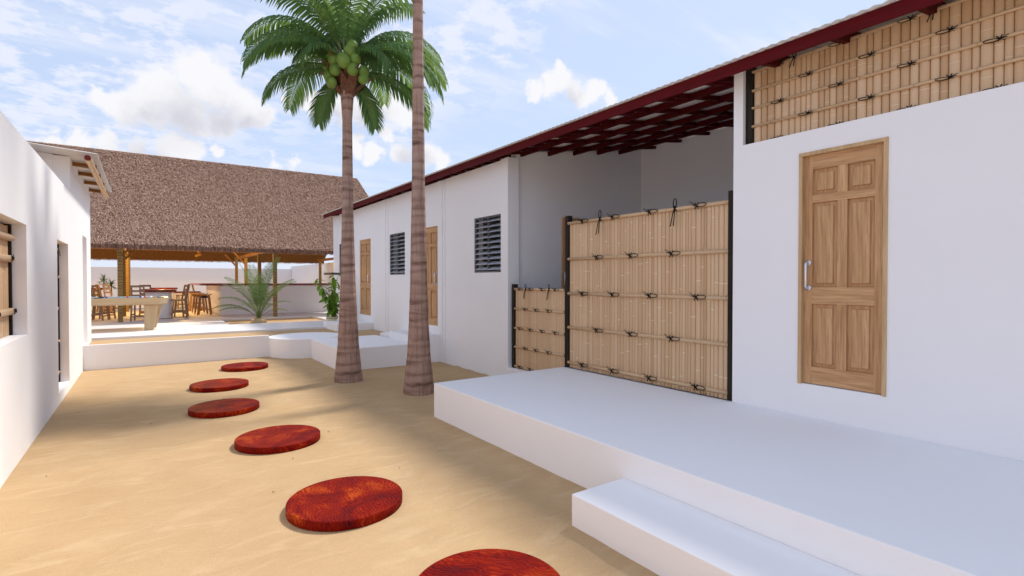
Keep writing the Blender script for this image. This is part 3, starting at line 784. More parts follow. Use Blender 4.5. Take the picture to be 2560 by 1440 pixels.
for yy in (11.04, 11.94, 12.95, 14.01):
    MB().hexa([(LX + .001, yy, 3.525), (-.66, yy, 3.503), (-.66, yy + .06, 3.503), (LX + .001, yy + .06, 3.525)], [(LX + .001, yy, 3.588), (-.66, yy, 3.566), (-.66, yy + .06, 3.566), (LX + .001, yy + .06, 3.588)]).build('rafter', 'rafter_brown', tb)
for bx, bz in ((-.70, 3.478), (-1.38, 3.535)):
    y_a, y_b = (9.98, 14.36) if bx > -1 else (9.98, 10.685)
    pl = MB(); npt = 12
    for k in range(npt):
        ya = y_a + (y_b - y_a) * k / npt; yb_ = y_a + (y_b - y_a) * (k + 1) / npt
    pts = []; rad = []
    yy = y_a
    while yy < y_b:
        pts += [(bx, yy, bz), (bx, yy + .012, bz)]; rad += [.042, .0445]; pts.append((bx, yy + .024, bz)); rad.append(.042); yy += .36
    pts.append((bx, y_b, bz)); rad.append(.042)
    b_ = pl.tube(pts, rad, 14).build('bamboo_purlin', 'bamboo_pole' if 'bamboo_pole' in M else 'bamboo_rail', tb, True)
    e_ = MB().tube([(bx, y_a - .004, bz), (bx, y_a + .001, bz)], .0425, 14).build('end_cap', 'end_red', tb); e_.parent = b_
# bamboo shutters in the openings
L = 6.997 - 4.6; 
bamboo_fence('bamboo shutter with rope ties in the courtyard wall window', (LX - .140, 4.603, 1.118), math.pi / 2, L - .04, 1.08, 64, [.95, .745, .235],
             [(L - .20, .745), (L - .11, .235), (L - .9, .745), (L - .8, .235)], [(L - .9, .95)], post_l=False, post_h=1.083, rail_r=.034, pw=.03, tie_s=.72, name='bamboo_shutter', cat='shutter')
L = 10.36 - 9.165
bamboo_fence('tall bamboo door in the narrow courtyard wall opening', (LX - .140, 9.168, .124), math.pi / 2, L - .04, 2.07, 34, [2.0, 1.585, 1.11, .62, .15],
             [(L - .2, 1.11), (L - .2, .15), (L - .55, 1.11), (L - .3, 1.585), (L - .3, .62)], [(L - .2, 2.0)], post_l=False, post_h=2.075, rail_r=.022, pw=.03, tie_s=.55, name='bamboo_door', cat='door')

# ================================================================== perimeter walls
white_box('perimeter_wall', 'long white boundary wall behind the pavilion', 'boundary wall', (-14, 8.29, 38.6, 38.85, .1, 2.47), .01)
white_box('perimeter_wall', 'taller white boundary wall standing on the right behind the bar', 'boundary wall', (8.3, 8.55, 17.02, 38.9, .1, 2.655), .01)

# ================================================================== thatched pavilion
pv = thing('thatched_pavilion', 'open pavilion with a huge brown thatched roof on bamboo posts', 'pavilion', (2, 24.45, ZP))
PXS, PYS = (-4.98, -.65, 3.69, 7.75), (19.7, 22.75, 26.2, 29.2)
for x in PXS:
    for y in PYS:
        if x > 7 and y < 29: continue
        MB().box(x - .062, x + .062, y - .062, y + .062, ZP, 2.70).build('post', 'bamboo_post', pv, False, .008)
for x in PXS:
    MB().box(x - .05, x + .05, 19.4, 29.5, 2.705, 2.83).build('tie_beam', 'beam_wood', pv)
for y in (19.7, 29.2):
    MB().box(-9.5, 8.0, y - .05, y + .05, 3.05, 3.17).build('wall_plate', 'beam_wood', pv)
for (x, y, s) in ((-.65, 19.7, 1), (-.65, 22.75, 1), (3.69, 29.2, -1), (3.69, 26.2, -1)):
    MB().bar((x + .05 * s, y, 2.42), (x + .5 * s, y, 2.95), .05, .07).build('brace', 'beam_wood', pv)
MB().bar((1.62, 24.45, 2.63), (2.36, 24.45, 3.06), .06, .10).build('brace', 'beam_wood', pv)
MB().box(1.70, 1.80, 24.38, 24.46, 2.78, 6.2).build('king_post', 'beam_wood', pv)
EY0, EY1, RY, EZ, RZ = 18.80, 30.10, 24.45, 2.70, 6.50
RX0, RX1 = -9.5, 8.16
core = MB()
th = .16
prof = [(EY0, EZ - .06), (RY, RZ - .22), (EY1, EZ - .06), (EY1 + .02, EZ + .05), (RY, RZ), (EY0 - .02, EZ + .05)]
n = len(prof)
core.v = [(x, y, z) for x in (RX0, RX1) for y, z in prof]
core.f = [(0, 1, 4, 5), (1, 2, 3, 4), (n, n + 5, n + 4, n + 1), (n + 1, n + 4, n + 3, n + 2)] + [(i, n + i, n + (i + 1) % n, (i + 1) % n) for i in range(n)]
core.mi = [0] * len(core.f)
fixn(core.build('thatch_core', 'thatch_core', pv))
def straws(name, gen):
    vs, fs, col = [], [], []
    for (p, d, w, l, c) in gen:
        o = len(vs); a = p - w; b = p + w; e = p + d * l
        vs += [tuple(a), tuple(b), tuple(e + w * .35), tuple(e - w * .35)]; fs.append((o, o + 1, o + 2, o + 3)); col.append(c)
    me = bpy.data.meshes.new(name); off = Vector((2, 24.45, ZP))
    me.from_pydata([(x - off.x, y - off.y, z - off.z) for x, y, z in vs], [], fs)
    at_ = me.attributes.new('straw', 'FLOAT', 'FACE'); at_.data.foreach_set('value', col)
    me.materials.append(M['thatch']); me.update()
    o = obj(name, me, pv); o['kind'] = 'stuff'
    return o
tr = random.Random(3)
sl = (RZ - EZ - .05) / (RY - EY0); ln_ = math.hypot(1, sl)
down = Vector((0, -1, -sl)).normalized(); up_n = Vector((0, -sl, 1)).normalized()
def gen_front():
    for i in range(200000):
        x = tr.uniform(-6.0, RX1 + .03); f = tr.random()
        y = EY0 - .03 + (RY - EY0 + .03) * f
        p = Vector((x, y, EZ + .05 + (y - EY0) * sl)) + up_n * tr.uniform(.0, .03)
        d = (down + up_n * tr.uniform(.02, .30) + Vector((tr.gauss(0, .28), 0, 0))).normalized()
        w = Vector((1, 0, 0)) * tr.uniform(.004, .010) + up_n * tr.uniform(-.004, .004)
        yield p, d, w, tr.uniform(.06, .16), min(1, max(0, tr.gauss(.5, .24)))
straws('thatch_straw', gen_front())
def gen_fringe():
    for i in range(16000):
        x = tr.uniform(-4.2, RX1 + .05)
        p = Vector((x, EY0 - tr.uniform(-.05, .05), EZ + tr.uniform(-.01, .07)))
        d = Vector((tr.gauss(0, .10), tr.gauss(-.05, .12), -1)).normalized()
        yield p, d, Vector((tr.uniform(.004, .011), tr.uniform(-.004, .004), 0)), tr.uniform(.07, .16), min(1, max(0, tr.gauss(.22, .18)))
    for i in range(5000):
        x = tr.uniform(-4.2, RX1 + .05)
        p = Vector((x, EY1 + tr.uniform(-.05, .03), EZ + tr.uniform(-.02, .06)))
        yield p, Vector((tr.gauss(0, .1), 0, -1)).normalized(), Vector((tr.uniform(.006, .012), 0, 0)), tr.uniform(.05, .13), tr.uniform(.1, .5)
    for i in range(7000):      # gable edge
        f = tr.random(); y = EY0 + (RY - EY0) * f
        p = Vector((RX1 - tr.uniform(0, .06), y, EZ + .05 + (y - EY0) * sl + tr.uniform(-.12, .02)))
        d = (down + Vector((tr.uniform(.05, .6), 0, 0))).normalized()
        yield p, d, Vector((0, tr.uniform(.006, .012), 0)), tr.uniform(.06, .14), min(1, max(0, tr.gauss(.4, .2)))
straws('thatch_fringe', gen_fringe())
# lamps under the ridge give the pavilion its amber light
for k, (x, y, w_) in enumerate(((.75, 24.3, 230), (-3.2, 24.3, 190), (4.6, 24.6, 40))):
    lp = thing('pendant_lamp', ('amber pendant lamp under the middle of the thatch', 'amber pendant lamp under the left of the thatch', 'amber pendant lamp over the bar')[k], 'lamp', (x, y, 3.35), 0, 'pendant lamps under the thatch')
    MB().lathe([(.004, .16), (.03, .15), (.13, .02), (.14, 0), (.132, 0), (.12, .02), (.025, .14)], 16, (x, y, 3.35), cap=False).build('lamp_shade', 'shelf_wood', lp, True)
    MB().lathe([(.003, -.05), (.03, -.035), (.038, 0), (.02, .05)], 12, (x, y, 3.38)).build('bulb', 'lamp_glow', lp, True)
    MB().tube([(x, y, 3.5), (x, y, RZ - .25)], .006, 6).build('cord', 'rope', lp)
    ld = bpy.data.lights.new('lamp_light', 'POINT'); ld.energy = w_; ld.color = (1.0, .60, .20); ld.shadow_soft_size = .12
    lo = bpy.data.objects.new('lamp_light', ld); COL.objects.link(lo); lo.parent = lp; lo.location = (0, 0, -.12)

# ================================================================== bar, tables, seats
bar = thing('bar_counter', 'long white bar counter with a dark red wooden top', 'bar counter', (2.2, 21.6, ZP))
MB().prism([(2.2, 21.55), (6.48, 21.55), (6.48, 22.15), (2.8, 22.15), (2.8, 27.0), (2.2, 27.0)], ZP + .001, 1.475).build('base', 'plaster', bar, False, .006)
pl = []
for k in range(9):
    a = math.pi + (math.pi / 2) * k / 8; pl.append((2.18 + .62 + 0 + .62 * 2 * math.cos(a) * .98, 22.0 + .58 * math.sin(a)))
pl = pl + [(6.49, 21.42), (6.49, 22.2), (2.86, 22.2), (2.86, 27.1), (1.585, 27.1)]
MB().prism(pl, 1.478, 1.548).build('counter_top', 'counter_red', bar, False, .008)

tbl = thing('bar_table', 'round white drum table with red wooden top behind the pool table', 'table', (.33, 20.9, ZP), 0, 'drum tables in the pavilion')
MB().lathe([(.36, 0), (.365, .02), (.365, .86), (.36, .88)], 40).build('drum', 'plaster', tbl, True, world=False)
MB().lathe([(.50, .882), (.505, .892), (.505, .945), (.50, .955)], 48).build('table_top', 'counter_red', tbl, True, world=False)
MB().lathe([(.368, -.0), (.368, .012)], 40).build('base_ring', 'rope', tbl, world=False)
t2 = copy_tree(tbl); t2.location = (.62, 27.1, ZP); t2['label'] = 'second round red-topped drum table further back, above the first'
t3 = copy_tree(tbl); t3.location = (-1.9, 27.6, ZP); t3['label'] = 'round red-topped drum table half hidden by the left posts'
bc = thing('wall_counter', 'low red-topped white counter along the boundary wall', 'counter', (.6, 29.7, ZP))
MB().box(.45, 2.1, 29.45, 29.95, ZP, 1.08).build('base', 'plaster', bc, False, .005)
MB().box(-.1, 2.15, 29.38, 30.0, 1.083, 1.14).build('counter_top', 'counter_red', bc, False, .005)

def make_chair():
    c = thing('bar_chair', 'x', 'chair', (0, 0, 0))
    # local: back at +y, front at -y
    for sx_ in (-1, 1):
        MB().hexa([(sx_ * .19 - .02, .20, 0), (sx_ * .19 + .02, .20, 0), (sx_ * .19 + .02, .24, 0), (sx_ * .19 - .02, .24, 0)], [(sx_ * .17 - .02, .15, .60), (sx_ * .17 + .02, .15, .60), (sx_ * .17 + .02, .19, .60), (sx_ * .17 - .02, .19, .60)]).build('leg', 'chair_wood', c, world=False)
        MB().hexa([(sx_ * .17 - .02, .15, .601), (sx_ * .17 + .02, .15, .601), (sx_ * .17 + .02, .19, .601), (sx_ * .17 - .02, .19, .601)], [(sx_ * .155 - .018, .25, 1.11), (sx_ * .155 + .018, .25, 1.11), (sx_ * .155 + .018, .285, 1.11), (sx_ * .155 - .018, .285, 1.11)]).build('back_post', 'chair_wood', c, world=False)
        MB().hexa([(sx_ * .19 - .02, -.24, 0), (sx_ * .19 + .02, -.24, 0), (sx_ * .19 + .02, -.20, 0), (sx_ * .19 - .02, -.20, 0)], [(sx_ * .17 - .02, -.19, .575), (sx_ * .17 + .02, -.19, .575), (sx_ * .17 + .02, -.15, .575), (sx_ * .17 - .02, -.15, .575)]).build('leg', 'chair_wood', c, world=False)
    MB().box(-.20, .20, -.21, .148, .577, .615).build('seat', 'chair_wood', c, False, .006, world=False)
    for z, y in ((.76, .195), (.90, .223), (1.045, .250)):
        MB().box(-.148, .148, y, y + .022, z, z + .065).build('slat', 'chair_wood', c, world=False)
    for z, (a, b) in ((.14, ((-.185, -.214), (.185, -.214))), (.14, ((-.185, .212), (.185, .212))), (.2, ((-.184, -.2), (-.184, .2))), (.2, ((.184, -.2), (.184, .2)))):
        MB().bar((a[0], a[1], z), (b[0], b[1], z), .022, .045).build('rung', 'chair_wood', c, world=False)
    return c
ch0 = make_chair()
spots = [(-1.27, 20.95, 70, 'brown ladder-back bar chair behind the pool table, close to the white wall corner'),
         (-1.12, 21.45, 70, 'ladder-back bar chair just right of the one at the wall corner'),
         (-.17, 20.0, 168, 'brown ladder-back bar chair between the bamboo posts and the drum table'),
         (.05, 21.9, 20, 'amber-lit ladder-back chair behind the drum table'),
         (.86, 20.85, -78, 'brown ladder-back chair right of the drum table'),
         (.93, 21.7, -70, 'amber-lit ladder-back chair behind the one right of the drum table'),
         (1.32, 27.6, -80, 'far ladder-back chair in front of the wall counter'),
         (-1.35, 26.4, 110, 'far ladder-back chair beside the spiky plants, left one'),
         (-1.10, 26.1, 130, 'far ladder-back chair touching the left bamboo post'),
         (2.02, 28.6, 80, 'far ladder-back chair whose back shows beside the bar')]
for k, (x, y, a, lab) in enumerate(spots):
    c = ch0 if k == 0 else copy_tree(ch0)
    c.location = (x, y, ZP); c.rotation_euler = (0, 0, R(a)); c['label'] = lab; c['group'] = 'ladder-back bar chairs in the pavilion'

def make_stool():
    c = thing('bar_stool', 'x', 'stool')
    mb = MB(); nx_, ny_ = 9, 9
    def top(i, j):
        x = -1 + 2 * i / (nx_ - 1); y = -1 + 2 * j / (ny_ - 1)
        px, py = x * math.sqrt(1 - y * y / 2), y * math.sqrt(1 - x * x / 2)
        return px * .25, py * .16, .045 * px * px
    mb.v = [(a, b, .735 + c_) for j in range(ny_) for i in range(nx_) for (a, b, c_) in [top(i, j)]]
    o = len(mb.v); mb.v += [(a * .92, b * .92, .70 + c_) for j in range(ny_) for i in range(nx_) for (a, b, c_) in [top(i, j)]]
    for j in range(ny_ - 1):
        for i in range(nx_ - 1):
            a = j * nx_ + i; mb.f.append((a, a + 1, a + nx_ + 1, a + nx_)); mb.f.append((o + a, o + a + nx_, o + a + nx_ + 1, o + a + 1))
    bd = [i for i in range(nx_)] + [j * nx_ + nx_ - 1 for j in range(1, ny_)] + [(ny_ - 1) * nx_ + i for i in range(nx_ - 2, -1, -1)] + [j * nx_ for j in range(ny_ - 2, 0, -1)]
    for k in range(len(bd)):
        a, b = bd[k], bd[(k + 1) % len(bd)]; mb.f.append((a, o + a, o + b, b))
    mb.mi = [0] * len(mb.f)
    mb.build('seat', 'stool_wood', c, True, world=False)
    for sx_ in (-1, 1):
        for sy in (-1, 1):
            MB().tube([(sx_ * .21, sy * .17, 0), (sx_ * .2, sy * .16, .06), (sx_ * .13, sy * .09, .72)], [.018, .027, .024], 8).build('leg', 'stool_wood', c, world=False)
    MB().tube([(-.185, -.145, .2), (.185, -.145, .2)], .011, 6).build('rung', 'stool_wood', c, world=False)
    MB().tube([(-.185, .145, .2), (.185, .145, .2)], .011, 6).build('rung', 'stool_wood', c, world=False)
    MB().lathe([(.09, .62), (.10, .63), (.10, .695), (.05, .70)], 12).build('swivel', 'navy', c, True, world=False)
    return c
st0 = make_stool()
for k, (x, y) in enumerate(((1.74, 22.05), (1.70, 23.0), (1.67, 24.0), (1.64, 25.0))):
    c = st0 if k == 0 else copy_tree(st0)
    c.location = (x, y, ZP); c.rotation_euler = (0, 0, R(-12 + k * 5)); c['group'] = 'bar stools along the end of the bar'
    c['label'] = ('nearest saddle-seat bar stool at the end of the bar', 'second bar stool in the row along the bar end', 'third bar stool in the row along the bar end', 'farthest bar stool in the row along the bar end')[k]

# ---- pool table
pt = thing('pool_table', 'pale maple pool table with grey-blue cloth on slanted legs', 'pool table', (-.9, 16.5, ZP))
X0, X1, Y0, Y1, ch_ = -2.35, .46, 15.87, 17.25, .16
def oct_(d, zz=0): return [(X0 + d + ch_, Y0 + d), (X1 - d - ch_, Y0 + d), (X1 - d, Y0 + d + ch_), (X1 - d, Y1 - d - ch_), (X1 - d - ch_, Y1 - d), (X0 + d + ch_, Y1 - d), (X0 + d, Y1 - d - ch_), (X0 + d, Y0 + d + ch_)]
MB().prism(oct_(.05), 1.045, 1.07).build('under_frame', 'maple', pt)
ap = MB(); a, b, c_ = oct_(.03), oct_(0), oct_(.12)
for k in range(8):
    j = (k + 1) % 8
    ap.add([(*a[k], 1.07), (*a[j], 1.07), (*b[j], 1.205), (*b[k], 1.205), (*b[k], 1.225), (*b[j], 1.225), (*c_[j], 1.225), (*c_[k], 1.225), (*c_[k], 1.18), (*c_[j], 1.18)], [(0, 1, 2, 3), (3, 2, 5, 4), (4, 5, 6, 7), (7, 6, 9, 8)])
ap.build('rail_frame', 'maple', pt)
MB().prism(oct_(.121), 1.15, 1.196).build('playing_cloth', 'cloth', pt)
for k in range(8):
    pass
cu = MB(); a, b = oct_(.121), oct_(.165)
for k in range(8):
    j = (k + 1) % 8
    cu.add([(*a[k], 1.197), (*a[j], 1.197), (*a[j], 1.232), (*a[k], 1.232), (*b[k], 1.226), (*b[j], 1.226), (*b[k], 1.197), (*b[j], 1.197)], [(0, 1, 2, 3), (3, 2, 5, 4), (4, 5, 7, 6)])
cu.build('cushion', 'cloth', pt)
for (x, y) in ((X1 - .17, Y0 + .17), (X1 - .17, Y1 - .17), (-.95, Y0 + .10), (-.95, Y1 - .10), (X0 + .17, Y0 + .17), (X0 + .17, Y1 - .17)):
    MB().lathe([(.075, 1.12), (.085, 1.238), (.06, 1.238), (.055, 1.13)], 14, (x, y, 0)).build('pocket', 'pocket', pt, True)
for (xa, xb, xc, xd, ya, yb_) in ((-.06, .255, -.05, .145, 15.98, 16.22), (.02, .36, .03, .21, 16.88, 17.12), (-2.2, -1.88, -2.08, -1.88, 15.98, 16.22), (-2.2, -1.88, -2.08, -1.88, 16.88, 17.12)):
    MB().hexa([(xc, ya + .03, ZP), (xd, ya + .03, ZP), (xd, yb_ - .03, ZP), (xc, yb_ - .03, ZP)], [(xa, ya, 1.044), (xb, ya, 1.044), (xb, yb_, 1.044), (xa, yb_, 1.044)]).build('leg', 'maple_v', pt, False, .02, 3)
ballm = {}
for k, (x, y, m, lab) in enumerate(((-.82, 16.4, 'ball_blue', 'dark blue billiard ball on the pool table, leftmost'), (-.40, 16.5, 'ball_red', 'red billiard ball left of centre on the pool table'), (-.13, 16.45, 'ball_blue', 'dark blue billiard ball behind the first bamboo post'), (-.09, 16.7, 'ball_white', 'white billiard ball near the blue one'), (-.03, 16.4, 'ball_red', 'dark red billiard ball right of the white one'), (.10, 16.6, 'ball_white', 'white cue ball on the pool table near the right end'), (.17, 16.45, 'ball_orange', 'orange billiard ball nearest the right end of the pool table'))):
    mb = MB().lathe([(.029 * math.sin(math.pi * i / 8) + .0004, -.029 * math.cos(math.pi * i / 8)) for i in range(9)], 12)
    o = obj('billiard_ball', mb.mesh('billiard_ball', m, True), None, (x, y, 1.226)); tag(o, lab, 'ball', 'billiard balls on the pool table')

# ================================================================== stepping discs
discs = DISCS
labs = ['small-looking red wood stepping disc nearest the low white retaining wall', 'red wood stepping disc second from the retaining wall', 'red wood stepping disc third from the retaining wall',
        'red wood stepping disc in the middle of the sand, left of the terrace corner', 'large red swirled wood stepping disc beside the terrace step', 'red wood stepping disc cut off by the bottom edge']
for k, (x, y, r) in enumerate(discs):
    me = MB().lathe([(r - .004, 0), (r, .004), (r, .060), (r - .005, .066)], 72).mesh('stepping_disc', 'burl')
    for p in me.polygons: p.use_smooth = abs(p.normal.z) < .5
    o = obj('stepping_disc', me, None, (x, y, -.012), (0, 0, R(k * 47))); tag(o, labs[k], 'stepping stone', 'red wooden stepping discs')

# ================================================================== palms
def frond_mesh(name, L, e0, bend, seed, npair=62, lmax=.53, droop=.95, wid=.0180, mats=('palm_leaf', 'rachis'), rach=.016, start=.14, side=0.0):
    """frond in the local xz plane, leaving the origin along +x at elevation e0 and arching over"""
    rr = random.Random(seed); mb = MB(); N = 22
    pts = []; p = Vector((0, 0, 0)); tang = []
    for i in range(N + 1):
        f = i / N; a = e0 - bend * f ** 1.25
        d = Vector((math.cos(a), side * f, math.sin(a))).normalized(); tang.append(d)
        pts.append(p.copy()); p = p + d * (L / N)
    mb.tube(pts, [rach * (1 - .85 * i / N) for i in range(N + 1)], 5, True, 1)
    for k in range(npair):
        f = start + (1 - start) * (k + .5) / npair
        q = f * N; i = min(N - 1, int(q)); base = pts[i].lerp(pts[i + 1], q - i); tg = tang[i]
        g = (f - start) / (1 - start)
        l = lmax * (math.sin(math.pi * (.10 + .84 * g)) ** .75) * rr.uniform(.9, 1.08)
        for s in (-1, 1):
            sdv = Vector((0, s, 0)); upv = tg.cross(sdv) * s
            if upv.z < 0: upv = -upv
            fw = .45 + .5 * g
            d1 = (sdv + tg * (fw + rr.uniform(-.08, .08)) + upv * (.22 - .1 * g) + Vector((0, 0, -.25 * droop))).normalized()
            d2 = (d1 + Vector((0, 0, -1)) * droop * rr.uniform(.75, 1.1)).normalized()
            d3 = (d2 + Vector((0, 0, -1)) * droop * rr.uniform(.6, 1.0)).normalized()
            wv = tg * wid
            a, b = base, base + d1 * l * .42; c_ = b + d2 * l * .33; e = c_ + d3 * l * .25
            mb.add([a - wv * .45, a + wv * .45, b + wv, b - wv, c_ + wv * .75, c_ - wv * .75, e], [(0, 1, 2, 3), (3, 2, 4, 5), (5, 4, 6)], 0)
    return mb.mesh(name, list(mats), False)
TIERS = [frond_mesh('frond', 2.15, R(78), R(80), 1), frond_mesh('frond', 2.05, R(60), R(112), 2), frond_mesh('frond', 1.95, R(44), R(118), 3),
         frond_mesh('frond', 1.85, R(26), R(108), 4), frond_mesh('frond', 1.75, R(6), R(84), 5), frond_mesh('frond', 1.0, R(-38), R(46), 6, 52, .44, .55), frond_mesh('frond', 1.15, R(56), R(165), 7, 60, .46)]
COCO = MB().lathe([(.098 * (math.sin(math.pi * i / 12) ** .9) + .0004, -.108 * math.cos(math.pi * i / 12)) for i in range(13)], 16).mesh('coconut', 'coconut', True)
def husk_mesh():
    mb = MB()
    mb.add([(-.045, 0, 0), (.045, 0, 0), (.062, -.05, .12), (-.062, -.05, .12), (.048, -.14, .25), (-.048, -.14, .25), (0, -.25, .33), (-.04, .02, .01), (.04, .02, .01), (0, -.05, .2)],
           [(0, 1, 2, 3), (3, 2, 4, 5), (5, 4, 6), (1, 0, 7, 8), (7, 0, 3, 9), (1, 8, 9, 2), (9, 3, 5), (2, 9, 4), (9, 5, 6), (4, 9, 6)])
    return mb.mesh('leaf_base', 'fibre', False)
HUSK = husk_mesh()
CAMA = Vector((-.307, -.952, 0)); LAT = Vector((.818, -.575, 0)); 
def palm(label, loc, prof, zc_, fronds, coconuts, seed):
    t = thing('coconut_palm', label, 'palm tree', loc, 0, 'coconut palms in the courtyard')
    rr = random.Random(seed)
    mb = MB(); ns = 10; z = 0; rows = []
    import bisect
    zz = [p[0] for p in prof]
    def rad(z):
        i = min(len(zz) - 2, max(0, bisect.bisect(zz, z) - 1)); f = (z - zz[i]) / (zz[i + 1] - zz[i]); f = f * f * (3 - 2 * f) * .4 + f * .6
        return prof[i][1] * (1 - f) + prof[i + 1][1] * f
    H_ = zz[-1]
    while z < H_:
        rows.append((rad(z), z)); z += rr.uniform(.05, .11)
    rows.append((prof[-1][1], H_))
    rows = [(r_ * (1 + .008 * math.sin(z_ * 29 + rr.uniform(-.6, .6))), z_) for r_, z_ in rows]
    rows[0] = (rows[0][0], -.05)
    mb.lathe(rows, ns, (0, 0, 0))
    obj('trunk', mb.mesh('trunk', 'palm_trunk', False), t, None, (0, 0, R(7)))
    for k in range(20):
        a = 2 * math.pi * k / 20 + rr.uniform(-.1, .1); tier = k % 3
        s = rr.uniform(1.0, 1.3)
        obj('leaf_base', HUSK, t, (math.sin(a) * .085, -math.cos(a) * .085, zc_ - .62 + tier * .14), (R(rr.uniform(-8, 22)), 0, a), (s, s, s * rr.uniform(.8, 1.1)))
    for (az, ti, s, tw) in fronds:
        o = obj('frond', TIERS[ti], t, (.06 * math.cos(az), .06 * math.sin(az), zc_ + (-.02 if ti < 4 else -.18)), (tw, 0, az), (s, s, s))
    for (lat, z_, r_, s) in coconuts:
        fw = math.sqrt(max(.02, r_ * r_ - lat * lat))
        p = LAT * lat + CAMA * fw
        obj('coconut', COCO, t, (p.x, p.y, z_), (R(rr.uniform(-25, 25)), R(rr.uniform(-25, 25)), rr.uniform(0, 6)), (s, s, s))
    return t
AC = math.atan2(CAMA.y, CAMA.x)     # azimuth towards the camera
def az(deg): return AC + R(deg)      # 0 = to camera, +90 = image right
fr1 = [(az(-96), 2, .94, .1), (az(-112), 1, 1.0, -.1), (az(-72), 3, .98, 0), (az(-84), 4, .86, .1), (az(-128), 1, 1, 0), (az(-150), 1, 1, 0), (az(-58), 6, .95, 0), (az(48), 6, 1.0, 0),
       (az(95), 2, 1.0, -.1), (az(80), 3, 1.0, 0), (az(62), 3, .92, 0), (az(108), 1, .98, 0), (az(98), 4, .95, 0), (az(135), 1, 1, 0), (az(155), 2, 1, .1),
       (az(170), 0, 1.0, 0), (az(-165), 0, 1.05, .1), (az(20), 0, .98, .1), (az(-30), 0, 1.0, 0), (az(75), 0, 1, 0), (az(-80), 0, 1, 0), (az(120), 0, 1, 0), (az(-48), 1, .95, 0),
       (az(128), 5, 1.0, 0), (az(-128), 5, 1.0, 0), (az(118), 3, 1.05, 0), (az(-140), 3, 1.0, 0), (az(-175), 1, 1, 0)]
c1 = []
for (px, py, s) in ((864, 173, 1.0), (879, 148, .86), (843, 189, .80), (886, 190, .84), (892, 165, .80), (840, 164, .84), (822, 167, .78), (885, 134, .78), (827, 198, .78), (834, 217, .76), (913, 190, .78), (912, 207, .74)):
    c1.append(((px - 872) * .00656, 1.65 + (702 - py) * .00656, .40 if s > .95 else .35, s * 1.12))
palm('coconut palm with green coconuts, its whole crown in view', (2.735, 8.62, 0), [(0, .236), (.25, .205), (.61, .172), (1.1, .145), (1.66, .121), (2.97, .089), (4.28, .079), (4.62, .10), (4.85, .13)], 5.30, fr1, c1, 5)
fr2 = [(R(a * 15 + (a * 37) % 11), (0, 1, 2, 1, 2, 3)[a % 6], 1.0, .05 * (a % 3 - 1)) for a in range(24)]
c2 = [(.2 * math.cos(k * 1.3), 11.15 + .16 * math.sin(k * 2.1), .3, .8) for k in range(8)]
palm('nearer palm whose bare trunk leaves the picture at the top', (3.30, 7.10, 0), [(0, .232), (.25, .205), (.60, .168), (1.1, .142), (1.66, .123), (3.19, .094), (5.77, .073), (10.6, .068), (11.1, .12)], 11.5, fr2, c2, 9)

# ================================================================== pot plants
# feathery palm in a squat clay pot in the planting bed
ar = thing('potted_palm', 'feathery potted palm in a squat clay pot in the sunken bed', 'potted palm', (2.83, 17.6, .243))
MB().lathe([(.15, 0), (.21, .06), (.235, .13), (.20, .21), (.14, .245), (.13, .25), (.145, .275), (.125, .275), (.11, .245)], 28).build('pot', 'clay', ar, True, world=False)
MB().lathe([(.11, .235), (.06, .245), (.01, .25)], 16).build('soil', 'soil', ar, world=False)
AT = [frond_mesh('frond', 1.75, R(84), R(30), 21, 46, .34, .25, .008, ('areca_leaf', 'rachis'), .010, .25), frond_mesh('frond', 1.7, R(72), R(58), 22, 46, .34, .35, .008, ('areca_leaf', 'rachis'), .010, .25),
      frond_mesh('frond', 1.6, R(64), R(85), 23, 44, .30, .45, .008, ('areca_leaf', 'rachis'), .010, .25), frond_mesh('frond', 1.35, R(48), R(78), 24, 40, .26, .5, .008, ('areca_leaf', 'rachis'), .009, .25)]
def ca(deg): return AC + R(deg)
for (d, ti, s) in ((-80, 0, 1.0), (70, 0, 1.02), (-30, 0, .8), (10, 0, .72), (-100, 2, .82), (-88, 3, .95), (95, 1, .85), (84, 2, .66), (100, 3, .62), (-65, 1, .8), (55, 1, .75), (150, 0, .95), (-150, 0, .9), (-120, 1, .95), (125, 1, .9), (30, 2, .6), (-20, 2, .62), (180, 1, .8), (-70, 3, .8)):
    obj('frond', AT[ti], ar, (.02 * math.cos(ca(d)), .02 * math.sin(ca(d)), .24), (0, 0, ca(d)), (s * 1.08, s * 1.08, s * 1.12))
# leafy shrub in the cream pot
sh = thing('potted_shrub', 'bushy green shrub in a cream pot with zigzag rim', 'potted plant', (4.34, 15.13, ZP))
MB().lathe([(.095, 0), (.10, .01), (.165, .20), (.175, .21), (.175, .225), (.15, .225), (.145, .20)], 28).build('pot', 'cream_glaze', sh, True, world=False)
zb = MB()
for k in range(40):
    a0, a1 = 2 * math.pi * k / 40, 2 * math.pi * (k + .62) / 40
    za, zb_ = (.176, .19) if k % 2 else (.186, .20)
    r_ = .1665
    zb.add([(r_ * math.cos(a0), r_ * math.sin(a0), za), (r_ * math.cos(a1), r_ * math.sin(a1), za), (r_ * 1.02 * math.cos(a1), r_ * 1.02 * math.sin(a1), zb_ + .006), (r_ * 1.02 * math.cos(a0), r_ * 1.02 * math.sin(a0), zb_ + .006)], [(0, 1, 2, 3)])
zb.build('zigzag_band', 'pot_band', sh, world=False)
MB().lathe([(.09, -.012), (.10, 0.001)], 20).build('saucer', 'soil', sh, world=False)
MB().lathe([(.148, .20), (.05, .212), (.005, .215)], 18).build('soil', 'soil', sh, world=False)
lv = MB(); Lf = .19
nn = 7
for i in range(nn):
    f = i / (nn - 1); w = .046 * math.sin(math.pi * (.04 + .93 * f)) ** .8
    zc2 = -.05 * f * f; xx = f * Lf
    lv.v += [(xx, -w, zc2 + .012 * (w / .046)), (xx, 0, zc2), (xx, w, zc2 + .012 * (w / .046))]
